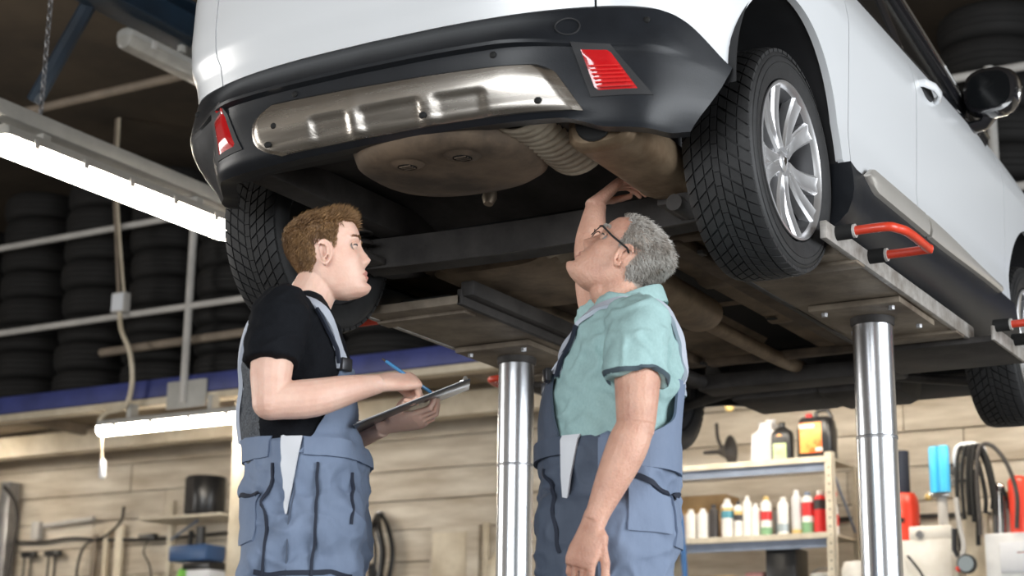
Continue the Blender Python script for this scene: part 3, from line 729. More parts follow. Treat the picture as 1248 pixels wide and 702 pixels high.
# dark upright rail along the inner edge of the left platform
MB().box((LC-.665+.225, .72, 1.752), (.05, .85, .05), bev=.005).build('edge_rail', M['under2'], lift)
# ================================================================ PEOPLE
def skinmat(name, c, c2, b=.12):
    return mat(name, c, .48, col2=c2, scale=14, bump=b, bscale=160, sss=.18, lo=.3, hi=.62)
M['skin_young'] = skinmat('light_skin', (.86, .575, .46), (.76, .45, .345))
M['skin_old'] = skinmat('tanned_skin', (.72, .42, .31), (.55, .28, .20), .3)
M['lip_young'] = mat('young_lip', (.62, .27, .22), .4, sss=.1)
M['lip_old'] = mat('older_lip', (.55, .26, .21), .45, sss=.1)
M['hair_young'] = mat('sandy_brown_hair', (.40, .235, .105), .40, col2=(.17, .09, .04), scale=30)
M['scalp_young'] = mat('sandy_scalp', (.26, .155, .08), .7, col2=(.19, .11, .055), scale=60)
M['hair_old'] = mat('grey_hair', (.66, .63, .59), .45, col2=(.30, .26, .22), scale=26)
M['scalp_old'] = mat('grey_scalp', (.42, .36, .31), .65, col2=(.30, .25, .21), scale=50)
M['eye'] = mat('eye_white', (.30, .27, .25), .5, spec=.2)
M['iris'] = mat('iris_blue_grey', (.03, .035, .035), .4, spec=.3)
M['tee_black'] = mat('black_cotton', (.006, .0068, .009), .9, spec=.15, col2=(.010, .011, .014), scale=300, bump=.45, bscale=15)
M['tee_grey'] = mat('heather_grey_cotton', (.115, .125, .14), .9, col2=(.045, .048, .055), scale=180, bump=.5, bscale=17)
M['polo'] = mat('teal_polo_cotton', (.37, .55, .545), .85, col2=(.33, .50, .495), scale=200, bump=.55, bscale=16, stretch=(1, .6, .6))
M['polo_trim'] = mat('dark_teal_hem', (.07, .10, .12), .85)
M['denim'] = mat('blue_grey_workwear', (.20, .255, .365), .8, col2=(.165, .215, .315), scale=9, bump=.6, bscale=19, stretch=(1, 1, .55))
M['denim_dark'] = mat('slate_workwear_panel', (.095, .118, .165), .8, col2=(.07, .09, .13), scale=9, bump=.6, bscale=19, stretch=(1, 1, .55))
M['navy'] = mat('navy_piping', (.018, .024, .042), .8)
M['strap'] = mat('pale_grey_strap', (.52, .56, .64), .75, bump=.1, bscale=300)
M['lining'] = mat('white_lining', (.72, .74, .78), .85)
M['buckle'] = mat('dark_buckle', (.05, .05, .055), .35, .6)
M['shoe'] = mat('black_work_shoe', (.015, .014, .013), .6)

def ring(cx, cy, a, b, z, n=28, p=1.0, af=None, tilt=0):
    """superellipse ring; a front half depth, af back half depth"""
    out = []
    for i in range(n):
        t = 2*PI*i/n; c, s = math.cos(t), math.sin(t)
        A = a if c >= 0 or af is None else af
        x = math.copysign(abs(c)**p, c)*A
        out.append((cx+x, cy+math.copysign(abs(s)**p, s)*b, z+tilt*x))
    return out
def loft(mb, secs, n=28, p=.9):
    rows = []
    for q in secs:
        z, xb, xf, b = q[:4]; cy = q[4] if len(q) > 4 else 0; tl = q[5] if len(q) > 5 else 0
        rows.append(ring((xb+xf)/2, cy, (xf-xb)/2, b, z, n, p, tilt=tl))
    return mb.grid(rows, close_u=True, cap=True)
def finger(mb, base, d, bend, nrm, lens, r0, r1, sp=None):
    """chain of phalanges; bends rotate d towards -nrm"""
    d = Vector(d).normalized(); nrm = Vector(nrm).normalized(); ax = d.cross(nrm).normalized()
    p = Vector(base); pts = [p-d*.018, p]; 
    for L_, a in zip(lens, bend):
        d = Matrix.Rotation(-a, 3, ax) @ d; pts.append(p+d*L_*.5); p = p+d*L_; pts.append(p.copy())
    k = len(pts); rad = []
    for i in range(k):
        t = i/(k-1); rr = lerp(r0, r1, t); rad.append(rr*(1.07 if i in (1, 3, 5) else .96))
    pts.append(p+d*r1*.75); rad.append(r1*.55)
    mb.tube(pts, rad, 10)
    return p, d, ax
def hand(mb, F, curls, thumb, thumb_l=(.040, .034, .026), scale=1.0, nails=None):
    """F: 4x4, x = fingers, y = thumb side, z = back of the hand"""
    def T(x, y, z): return F @ (Vector((x, y, z))*scale)
    R3 = F.to_3x3()
    rows = []
    for x, w_, h, y0, z0 in ((-.030, .027, .021, 0, 0), (0, .029, .019, 0, 0), (.025, .037, .018, .003, 0), (.055, .042, .0165, .001, .001), (.080, .041, .0145, 0, .002), (.094, .037, .010, 0, .001)):
        rows.append([T(x, y0+w_*math.copysign(abs(math.cos(a))**.8, math.cos(a)), z0+h*math.copysign(abs(math.sin(a))**.8, math.sin(a))) for a in lin(0, 2*PI, 20)[:-1]])
    mb.grid(rows, close_u=True, cap=True)
    tips = []
    for i, (y, L_, sp) in enumerate(((.031, (.042, .026, .021), .07), (.0105, (.046, .029, .022), .01), (-.0105, (.043, .027, .021), -.04), (-.030, (.034, .021, .018), -.11))):
        d = R3 @ Vector((math.cos(sp), math.sin(sp), 0)); r0 = (.0092, .0095, .0090, .0080)[i]*scale
        tips.append(finger(mb, T(.086 if i < 3 else .078, y, .001), d, curls[i], R3 @ Vector((0, 0, 1)), [q*scale for q in L_], r0, r0*.80))
    # thumb leaves the side of the palm near its base
    a, b, bend = thumb
    d = R3 @ Vector((math.cos(a)*math.cos(b), math.sin(a)*math.cos(b), math.sin(b)))
    mb.tube([T(.004, .012, -.003), T(.022, .030, -.005), T(.034, .036, -.006)], [.016*scale, .017*scale, .013*scale], 12)
    tips.append(finger(mb, T(.032, .035, -.006), d, bend, R3 @ Vector((-math.sin(a), math.cos(a), .3)), [q*scale for q in thumb_l], .0115*scale, .0090*scale))
    return tips
HT = [(-.120, .062, .022, .010), (-.113, .080, .0, .028), (-.100, .0865, -.022, .041), (-.085, .0835, -.040, .050), (-.065, .0845, -.052, .057), (-.045, .0845, -.064, .0625), (-.020, .0835, -.080, .067), (0, .0825, -.090, .0695), (.015, .083, -.095, .0715), (.035, .0895, -.100, .0745), (.055, .0905, -.103, .0765), (.075, .0855, -.101, .0755), (.093, .0705, -.090, .068), (.106, .050, -.070, .053), (.114, .028, -.045, .035), (.1185, .008, -.020, .014), (.1192, -.004, -.008, .003)]
_hz = np.array([h[0] for h in HT])
def head_sections(z):
    from_ = [np.interp(z, _hz, [h[k] for h in HT]) for k in (1, 2, 3)]
    return from_
def G(x, s): return math.exp(-(x/s)**2)
def head_pt(th, z, F):
    xf, xb, w_ = head_sections(z); xm = -.018 if z > -.06 else lerp(-.018, .03, min(1, (-.06-z)/.055)); xm = min(max(xm, xb+.005), xf-.005)
    c, s = math.cos(th), math.sin(th)
    low = sstep(-.03, -.10, z)
    pf = lerp(.80, .95, low)
    x = xm+(math.copysign(abs(c)**pf, c))*((xf-xm) if c >= 0 else (xm-xb)); y = w_*math.copysign(abs(s)**lerp(.86, .9, low), s)
    if c > 0:
        f = F; d = 0
        nh = interp([(-.046, 0), (-.040, .008), (-.034, .017), (-.027, f['nose']), (-.018, f['nose']*.86), (0, f['nose']*.52), (.016, .0065), (.028, .002), (.036, 0)], z)
        sg = interp([(-.040, .0125), (-.030, .0125), (-.020, .010), (0, .0085), (.03, .008)], z)
        d += nh*G(y, sg)
        d += .005*G(abs(y)-.0135, .006)*G(z+.033, .007)                # nostril wings
        d -= .0125*G(abs(y)-.032, .0135)*G(z-.010, .0105)               # eye sockets
        d += .0055*G(abs(y)-.028, .022)*G(z-.031, .008)                # brow
        d += .0045*G(abs(y)-.043, .016)*G(z+.022, .016)                # cheekbone
        d += .0070*G(y, .021)*G(z+.059, .0055)+.0068*G(y, .019)*G(z+.0735, .006)   # lips
        d -= .0050*G(y, .024)*G(z+.0662, .0022)
        d -= .0035*G(y, .02)*G(z+.084, .006); d += f['chin']*G(y, .022)*G(z+.101, .013)
        d -= .0022*G(y, .004)*G(z+.050, .006)
        x += d*min(1, c*2.2)
    return Vector((x, y, z))
def build_head(mb, H, F):
    zs = list(np.concatenate([np.linspace(-.120, .10, 111), np.linspace(.10, .1192, 16)[1:]])); n = 112
    rows = [[H @ head_pt(2*PI*i/n, z, F) for i in range(n)] for z in zs]
    mb.grid(rows, close_u=True, cap=True)
    for s in (1, -1):      # ears: dished disc with rolled rim, lobe and tragus
        E = H @ Matrix.Translation((-.006, s*.0705, -.002)) @ Matrix.Rotation(s*-.40, 4, 'Z') @ Matrix.Rotation(.18, 4, 'Y')
        def ep(a, k): 
            w_ = .0185*(1.0+.18*math.sin(a)); return (k*w_*math.cos(a)-.004*math.sin(a)*0, 0, k*.0320*math.sin(a)-.001)
        rim = [E @ Vector((ep(a, 1)[0]-.004, s*.010, ep(a, 1)[2])) for a in lin(-2.2, 2.55, 26)]
        mb.tube(rim, [.0034+.0012*math.sin(PI*i/26) for i in range(27)], 8)
        rows = []
        for k, dy in ((.98, .008), (.75, .003), (.45, -.001), (.05, -.002)):
            rows.append([E @ Vector((ep(a, k)[0]-.003, s*dy, ep(a, k)[2])) for a in lin(0, 2*PI, 24)[:-1]])
        b_ = [[E @ Vector((ep(a, k)[0]-.003, s*(-.010), ep(a, k)[2])) for a in lin(0, 2*PI, 24)[:-1]] for k in (.05, .8)]
        mb.grid(rows+b_, close_u=True)
        inner = [E @ Vector((.55*ep(a, 1)[0]-.006, s*.0085, .62*ep(a, 1)[2]+.003)) for a in lin(-1.9, 2.0, 14)]
        mb.tube(inner, .0028, 6)
        mb.sphere(E @ Vector((-.001, s*.006, -.0300)), (.008, .0045, .009), 10, 8)
        mb.sphere(E @ Vector((.0135, s*.004, -.003)), (.004, .004, .006), 8, 6)
def remesh(mb, vox, smooth=2, name='m', sfac=.5):
    me = mb.mesh('tmp', weld=0, smooth=False); o = bpy.data.objects.new('tmp', me); COL.objects.link(o)
    r_ = o.modifiers.new('r', 'REMESH'); r_.mode = 'VOXEL'; r_.voxel_size = vox; r_.adaptivity = 0
    if smooth: s_ = o.modifiers.new('s', 'SMOOTH'); s_.iterations = smooth; s_.factor = sfac
    dg = bpy.context.evaluated_depsgraph_get(); dg.update(); out = bpy.data.meshes.new_from_object(o.evaluated_get(dg)); out.name = name
    bpy.data.objects.remove(o); bpy.data.meshes.remove(me)
    out.polygons.foreach_set('use_smooth', [True]*len(out.polygons)); return out
def vco(me):
    a = np.empty(len(me.vertices)*3, np.float32); me.vertices.foreach_get('co', a); return a.reshape(-1, 3)
def vno(me):
    a = np.empty(len(me.vertices)*3, np.float32); me.vertices.foreach_get('normal', a); return a.reshape(-1, 3)
def displace(me, fn):
    co, no = vco(me), vno(me); d = np.array([fn(c, n) for c, n in zip(co, no)], np.float32); me.vertices.foreach_set('co', (co+no*d[:, None]).ravel()); me.update()
def fcenters(me):
    a = np.empty(len(me.polygons)*3, np.float32); me.polygons.foreach_get('center', a); return a.reshape(-1, 3)
def bvh(me): return BVHTree.FromPolygons([tuple(v) for v in vco(me)], [tuple(p.vertices) for p in me.polygons])
def wrap_grid(name, B, P, m, parent, off=.004, th=.003, ray=None, closed=False):
    """drape a grid of points onto a surface; gives it thickness"""
    out = []; inn = []
    for row in P:
        ro, ri = [], []
        for p in row:
            p = Vector(p); hit = None
            if ray is not None:
                a = Vector(ray(p)); d = (a-p).normalized(); h = B.ray_cast(p-d*.25, d)
                if h[0] is not None: hit = (h[0], -d*.35+(h[1] if h[1].dot(d) < 0 else -h[1])*.65)
            if hit is None:
                h = B.find_nearest(p); hit = (h[0], h[1])
            n_ = hit[1].normalized(); ro.append(hit[0]+n_*(off+th)); ri.append(hit[0]+n_*(off-.004))
        out.append(ro); inn.append(ri)
    # soften the drape
    for _ in range(2):
        for G_ in (out, inn):
            C_ = [[v.copy() for v in r_] for r_ in G_]
            for j in range(1, len(G_)-1):
                for i in range(1, len(G_[0])-1): G_[j][i] = C_[j][i]*.5+(C_[j-1][i]+C_[j+1][i]+C_[j][i-1]+C_[j][i+1])*.125
    mb = MB(); mb.grid(out)
    per = lambda g: g[0]+[r_[-1] for r_ in g[1:]]+g[-1][::-1][1:]+[r_[0] for r_ in g[::-1][1:-1]]
    mb.grid([per(out), per(inn)], close_u=True)
    return mb.build(name, m, parent, 50, local=True)
def strap(name, B, pts, w_, m, parent, off=.004, th=.004, n=8):
    pts = [Vector(p) for p in spline(pts, n)]; rows = []
    hits = [B.find_nearest(p) for p in pts]; c = [h[0] for h in hits]; ns = [h[1] for h in hits]
    for _ in range(3): ns = [(ns[max(0, i-1)]+ns[i]*2+ns[min(len(ns)-1, i+1)]).normalized() for i in range(len(ns))]
    for _ in range(2): c = [c[0]]+[(c[i-1]+c[i]*2+c[i+1])/4 for i in range(1, len(c)-1)]+[c[-1]]
    mb = MB()
    for i in range(len(c)):
        t = (c[min(i+1, len(c)-1)]-c[max(i-1, 0)]).normalized(); sd = t.cross(ns[i]).normalized(); q = c[i]+ns[i]*(off)
        rows.append([q-sd*w_/2-ns[i]*.006, q-sd*w_/2+ns[i]*th, q+ns[i]*(th+.0008), q+sd*w_/2+ns[i]*th, q+sd*w_/2-ns[i]*.006])
    mb.grid(rows); return mb.build(name, m, parent, 50, local=True)
def strands(roots, m, name, parent):
    """roots: list of (p, [dirs], length, width)"""
    V = []; Fc = []
    for p, d0, d1, L_, w_ in roots:
        b = len(V); pm = p+d0*L_*.5; pe = pm+d1*L_*.5
        sd = d0.cross(Vector((.3, .8, .5))); sd = sd.normalized() if sd.length > 1e-5 else Vector((1, 0, 0)); s2 = d0.cross(sd).normalized()
        for q, k in ((p-d0*.003, 1), (pm, .85)):
            for a in (0, 2.094, 4.189): V.append(q+(sd*math.cos(a)+s2*math.sin(a))*(w_*k))
        V.append(pe)
        for i in range(3):
            j = (i+1) % 3; Fc.append((b+i, b+j, b+3+j, b+3+i)); Fc.append((b+3+i, b+3+j, b+6))
    me = bpy.data.meshes.new(name); me.from_pydata([tuple(v) for v in V], [], Fc); me.polygons.foreach_set('use_smooth', [True]*len(me.polygons))
    return link(name, me, m, parent, True)
def scalp_ok(p, front=.070):
    """hair region in head space"""
    x, y, z = p
    if z > .097: return True
    if x > .055: return z > front+.0*abs(y)
    if x > .018: return z > lerp(-.002, front-.008, sstep(.018, .050, x))
    if x > -.028: return z > lerp(.030, .012, sstep(-.028, .018, x)) if abs(y) > .04 else z > 0
    return z > lerp(-.062, -.012, sstep(-.07, -.022, x))
def head_normal(th, z, F):
    a = head_pt(th+.02, z, F)-head_pt(th-.02, z, F); b = head_pt(th, min(z+.002, .119), F)-head_pt(th, z-.002, F)
    n_ = a.cross(b); return n_.normalized() if n_.length > 1e-9 else Vector((0, 0, 1))
def paint_head(me, H, F, front):
    """material slots: 0 skin, 1 scalp, 2 lips"""
    Hi = np.array(H.inverted()); c = fcenters(me); h = np.c_[c, np.ones(len(c))] @ Hi.T; idx = np.zeros(len(c), np.int32)
    for i in np.nonzero((np.abs(h[:, 1]) < .082) & (h[:, 2] > -.09) & (h[:, 2] < .125) & (h[:, 0] > -.12) & (h[:, 0] < .12))[0]:
        x, y, z = h[i, :3]
        if scalp_ok((x, y, z-.011), front) and abs(y) < .079 and (z > -.030 or x > -.03): idx[i] = 1
        elif x > .06 and abs(y) < .023*(1-abs(z+.0665)/.03) and -.0785 < z < -.0545 : idx[i] = 2
    me.polygons.foreach_set('material_index', idx); me.update()
def eyes(H, parent, F, roll=0):
    sk = M['skin_young'] if F['kind'] == 'y' else M['skin_old']
    for s in (1, -1):
        C_ = Vector((.0672, s*.0315, .0095)); c = H @ C_
        e = MB().sphere(c, .0121, 16, 12).build('eye', M['eye'], parent, local=True)
        g = (H.to_3x3() @ Vector((.93, -s*.02, .20))).normalized()
        MB().sphere(c+g*.0072, .0066, 12, 8).build('iris', M['iris'], e, local=True)
        def lid(a0, a1, r_):
            rows = []
            for a in lin(a0, a1, 6):
                rows.append([H @ (C_+Vector((r_*math.cos(b)*math.cos(a), r_*math.sin(b)*1.12, r_*math.cos(b)*math.sin(a)))) for b in lin(-1.5, 1.5, 14)])
            return MB().grid(rows).grid([[H @ (H.inverted() @ p-(H.inverted() @ p-C_)*.05) for p in r_2] for r_2 in rows])
        lid(.24, 1.5, .0131).build('upper_eyelid', sk, e, local=True)
        lid(-1.4, -.13, .0129).build('lower_eyelid', sk, e, local=True)
        MB().tube([H @ (C_+Vector((.0132*math.cos(b)*math.cos(.23), .0132*math.sin(b)*1.12, .0132*math.cos(b)*math.sin(.23)))) for b in lin(-1.2, 1.2, 12)], .0013, 5).build('lash_line', M['iris'], e, local=True)
def nz(p, s, seed=0): return noise.noise(Vector((p[0]*s+seed, p[1]*s+seed*1.7, p[2]*s-seed)))
def legs(mb, hipx, hipb, hipf, spread, z0=.90, foot=0.0, k=1.0):
    for s in (1, -1):
        y = s*spread; kb, kf = hipb, hipf
        loft(mb, [(.07, hipx-.085, hipx+.070, .078, y*1.08), (.12, hipx-.095, hipx+.080, .086, y*1.06), (.30, lerp(hipx-.10, kb, .2), lerp(hipx+.09, kf, .2), .090, y), (.50, lerp(hipx-.10, kb, .55), lerp(hipx+.10, kf, .55), .096, y), (.66, lerp(hipx-.10, kb, .8), lerp(hipx+.10, kf, .85), .100, y), (.76, kb+.012, kf+.004, .104, y), (.84, kb+.002, kf+.006, .106, y), (z0, kb, kf+.004, .104, y*.97), (z0+.04, kb+.01, kf, .09, y*.9)], 28, .86)
def shoes(parent, hipx, spread, foot=0):
    for s in (1, -1):
        rows = []; y = s*spread*1.08; hx = hipx+foot
        for x, w_, h in ((-.10, .030, .05), (-.09, .038, .085), (-.03, .040, .095), (.04, .044, .085), (.10, .049, .060), (.15, .045, .048), (.180, .028, .036)):
            rows.append([(hx+x, y+w_*math.cos(a), .012+h*max(0, math.sin(a)) if math.sin(a) > 0 else .006+.0*a) for a in lin(0, 2*PI, 20)[:-1]])
        sh_ = MB().grid(rows, close_u=True, cap=True).build('shoe', M['shoe'], parent, local=True)
        rows = [[(hx+x, y+w_*c_, z) for x, w_, c_ in ((-.105, .034, 1), (.05, .050, 1), (.14, .050, 1), (.185, .025, 1), (.185, .025, -1), (.14, .050, -1), (.05, .050, -1), (-.105, .034, -1))] for z in (0, .018)]
        MB().grid(rows, close_u=True, cap=True).build('sole', M['black'], sh_, local=True)
RZ = -YAW

# ---------------------------------------------------------------- younger man with the clipboard
Yg = thing('person', 'short-haired person in black T-shirt and blue-grey bib overalls writing on a clipboard', 'person', (-.17, -.75, 0), RZ)
FY = dict(nose=.0225, chin=.006, kind='y')
HY = Matrix.Translation((.031, 0, 1.566)) @ Matrix.Rotation(-.235, 4, 'Y')
SH_Y = [(.98, -.150, .128, .160), (1.05, -.155, .128, .158), (1.12, -.166, .118, .160), (1.19, -.176, .106, .168), (1.26, -.180, .098, .178), (1.32, -.176, .086, .186), (1.365, -.163, .070, .182), (1.40, -.145, .056, .155), (1.425, -.125, .045, .115), (1.445, -.108, .040, .082), (1.46, -.098, .040, .068)]
mb = MB()
loft(mb, [(z, xb+.026, xf-.026, b-.026) for z, xb, xf, b in SH_Y[:-2]]+[(1.45, -.088, .035, .062)])
mb.tube([(-.030, 0, 1.395), (-.022, 0, 1.44), (.000, 0, 1.49), (.018, 0, 1.545)], [(.064, .062), (.062, .060), (.058, .058), (.050, .055)], 24, side=(1, 0, 0))
# near (right) arm
mb.tube(spline([(-.062, -.165, 1.375), (-.070, -.205, 1.31), (-.075, -.226, 1.21), (-.072, -.232, 1.145)], 4), [.056, .056, .056, .055, .055, .054, .053, .053, .052, .050, .048, .047, .046], 18)
mb.sphere((-.072, -.233, 1.138), .046, 14, 10)
fa = spline([(-.068, -.233, 1.138), (.03, -.216, 1.152), (.115, -.178, 1.182), (.182, -.132, 1.206)], 4)
mb.tube(fa, [(.046+.0, .044)]*2+[(.048, .045), (.049, .045), (.048, .044), (.046, .042), (.043, .040), (.040, .037), (.036, .034), (.033, .031), (.030, .028), (.027, .026), (.0245, .027)], 18)
# far (left) arm
mb.tube(spline([(-.045, .165, 1.37), (-.03, .215, 1.28), (.0, .225, 1.15)], 4), [.055, .055, .054, .053, .052, .051, .05, .048, .046], 16)
mb.tube(spline([(.0, .225, 1.150), (.10, .165, 1.128), (.180, .074, 1.134)], 4), [.046, .047, .046, .044, .040, .036, .032, .029, .027], 16)
# right hand gripping the pen: fingers towards +x and down, thumb towards camera-up side
dx = Vector((.86, .42, .16)).normalized(); nb = Vector((-.15, -.66, .74)); nb = (nb-dx*nb.dot(dx)).normalized(); ty_ = nb.cross(dx)
FH = Matrix((dx, ty_, nb)).transposed().to_4x4(); FH.translation = Vector((.190, -.126, 1.210))
hand(mb, FH, [(.95, 1.05, .5), (1.05, 1.2, .6), (1.15, 1.3, .7), (1.2, 1.35, .8)], (.25, -.62, (.25, .25, .15)), scale=1.02)
# left hand under the board, fingers wrapped up round its far/right edge
dx = Vector((.93, -.30, .14)).normalized(); nb = Vector((.12, -.35, -.93)); nb = (nb-dx*nb.dot(dx)).normalized(); ty_ = nb.cross(dx)
FL = Matrix((dx, ty_, nb)).transposed().to_4x4(); FL.translation = Vector((.198, .060, 1.138))
hand(mb, FL, [(.12, 1.0, .7), (.22, 1.1, .75), (.30, 1.15, .8), (.38, 1.2, .8)], (.9, -.15, (.1, .2, .1)), scale=1.0)
build_head(mb, HY, FY)
me = remesh(mb, .0029, 2, 'body'); paint_head(me, HY, FY, .070)
link('body', me, [M['skin_young'], M['scalp_young'], M['lip_young']], Yg, True)
eyes(HY, Yg, FY)
# hair
roots = []; R3 = HY.to_3x3()
for _ in range(60000):
    if len(roots) > 7500: break
    z = random.uniform(-.066, .119); th = random.uniform(0, 2*PI); p = head_pt(th, z, FY)
    if not scalp_ok(p, .074) or (p.z < .01 and abs(p.y) > .066 and p.x > -.03): continue
    if p.z < .097 and random.random() > (.35+.65*abs(math.cos((p.z)/.125*1.5))): pass
    n_ = head_normal(th, z, FY); top = sstep(.062, .088, p.z); fr = sstep(-.02, .06, p.x)*top
    L_ = lerp(.010+.006*sstep(.0, .06, p.z), .026+.012*fr, top)*random.uniform(.75, 1.15)
    if p.z < -.03: L_ *= .7
    d0 = n_*lerp(.35, .85, top)+Vector((.25*top+.30*fr-.35*(1-top), 0, lerp(-.55, .45*fr, top)))+Vector((random.gauss(0, .12), random.gauss(0, .12), random.gauss(0, .1)))
    d1 = n_*lerp(.15, .25, top)+Vector((.75*top-.35*(1-top), -.15*top, lerp(-.8, .10+.35*fr, top)))+Vector((random.gauss(0, .15), random.gauss(0, .15), random.gauss(0, .12)))
    roots.append((HY @ p, (R3 @ d0).normalized(), (R3 @ d1).normalized(), L_, random.uniform(.0007, .0012)))
strands(roots, M['hair_young'], 'hair', Yg)
roots = []
for s in (1, -1):
    for _ in range(150):
        y = random.uniform(.014, .050); z = .0290+.005*math.sin((y-.014)/.036*2.2)+random.gauss(0, .0016)
        th = math.atan2(s*y/.074, .7); 
        best = min((head_pt(a, z, FY) for a in lin(0, s*1.5, 40)), key=lambda q: abs(q.y-s*y))
        roots.append((HY @ (best+Vector((.0005, 0, 0))), (R3 @ Vector((.25, s*.9, .25))).normalized(), (R3 @ Vector((.1, s*.95, -.1))).normalized(), .008, .0006))
strands(roots, M['hair_young'], 'eyebrows', Yg)
# T-shirt
mb = MB(); loft(mb, SH_Y)
mb.tube(spline([(-.058, -.120, 1.385), (-.064, -.185, 1.358), (-.074, -.222, 1.275), (-.075, -.234, 1.232)], 4), [.070, .073, .075, .076, .076, .075, .074, .073, .073, .072, .072, .072, .071], 20)
mb.tube(spline([(-.05, .120, 1.38), (-.046, .185, 1.34), (-.02, .222, 1.245)], 4), [.068, .070, .072, .072, .071, .070, .069, .068, .068], 18)
me = remesh(mb, .0065, 6, 'tee_shirt')
def wr(c, n_):
    f = .009*nz((c[0]*1.2, c[1], c[2]*.8), 11, 3)+.004*nz((c[0]+c[2], c[1], c[2]-c[0]), 28, 8)+.006*math.sin(38*c[2]+9*c[0]+6*nz(c, 7, 1))*sstep(1.32, 1.10, c[2])
    return f
displace(me, lambda c, n_: wr(c, n_)+.6*(.006*(1-min(1, abs(nz((c[0]-.8*c[2], c[1], c[2]), 14, 2))*4.5)))); c = fcenters(me)
gi = ((c[:, 0] < -.118-.05*(1.30-c[:, 2])*0+.10*np.clip(1.16-c[:, 2], 0, .3)) & (np.abs(c[:, 1]) < .168) & (c[:, 2] < 1.43)).astype(np.int32); me.polygons.foreach_set('material_index', gi)
teeY = link('tee_shirt', me, [M['tee_black'], M['tee_grey']], Yg, True); BT = bvh(me)
MB().tube([(-.031+.075*math.cos(a)+.0, .068*math.sin(a), 1.437-.030*math.cos(a)) for a in lin(0, 2*PI, 40)[:-1]], [(.013, .0045)]*40, 8, closed=True, side=(0, 0, 1)).build('collar_rib', M['tee_grey'], teeY, local=True)
# overalls
mb = MB()
loft(mb, [(.84, -.145, .135, .165), (.90, -.158, .150, .180), (.96, -.160, .152, .180), (1.01, -.160, .150, .174), (1.045, -.160, .146, .168), (1.06, -.158, .140, .164)], 32)
legs(mb, -.0, -.152, .148, .090)
me = remesh(mb, .006, 6, 'overalls')
def fold(c, sd):
    a = nz((c[0]*1.0+.8*c[2], c[1], c[2]*.9-.5*c[0]), 13, sd); return .006*(1-min(1, abs(a)*4.5))
def wr2(c, n_):
    return .010*nz((c[0]*.8, c[1]*.8, c[2]*.7), 9, 5)+.006*math.sin(26*c[2]-16*c[0]+7*nz(c, 5, 2))*sstep(1.03, .93, c[2])*.8+.005*nz((c[0]+.7*c[2], c[1], .6*c[2]), 24, 9)
displace(me, lambda c, n_: 1.5*wr2(c, n_)+fold(c, 1)); ovY = link('overalls', me, M['denim'], Yg, True); BO = bvh(me)
mb = MB(); mb.v = [tuple(v) for v in vco(teeY.data)]+[tuple(v) for v in vco(me)]; n0 = len(teeY.data.vertices)
BB = BVHTree.FromPolygons(mb.v, [tuple(p.vertices) for p in teeY.data.polygons]+[tuple(q+n0 for q in p.vertices) for p in me.polygons])
def torso_axis(p): return (-.02, 0, p[2])
def wrapY(name, fz0, fz1, edge, m, off, n=16, k=18, cx=-.02, rad=.30, parent=ovY, B=BB):
    """panel on the torso: edge(v) -> (phi0, phi1) measured from the front, negative = camera side"""
    P = []
    for j in range(k+1):
        v = j/k; a0, a1 = edge(v); P.append([(cx+rad*math.cos(lerp(a0, a1, i/n)), rad*math.sin(lerp(a0, a1, i/n)), lerp(fz0(lerp(a0, a1, i/n)), fz1(lerp(a0, a1, i/n)), v)) for i in range(n+1)])
    return wrap_grid(name, B, P, m, parent, off, .003, ray=lambda p: (cx, 0, p[2]))
bib = wrapY('bib', lambda a: 1.02, lambda a: 1.268, lambda v: (-lerp(1.50, .72, v**.8), lerp(1.50, .72, v**.8)), M['denim'], .004, n=24, k=24)
wrapY('waistband', lambda a: 1.015, lambda a: 1.06, lambda v: (-1.42, 1.42), M['denim'], .0055, n=30, k=4)
wrapY('waistband', lambda a: 1.015, lambda a: 1.07, lambda v: (1.95, 2*PI-1.95), M['denim'], .003, n=30, k=4)
wrapY('side_lining', lambda a: .87, lambda a: 1.06, lambda v: (-1.62-.12*v, -1.60+.16*v), M['lining'], .008, n=8, k=14)
wrapY('side_lining', lambda a: .87, lambda a: 1.06, lambda v: (1.60-.16*v, 1.62+.12*v), M['lining'], .008, n=8, k=14)
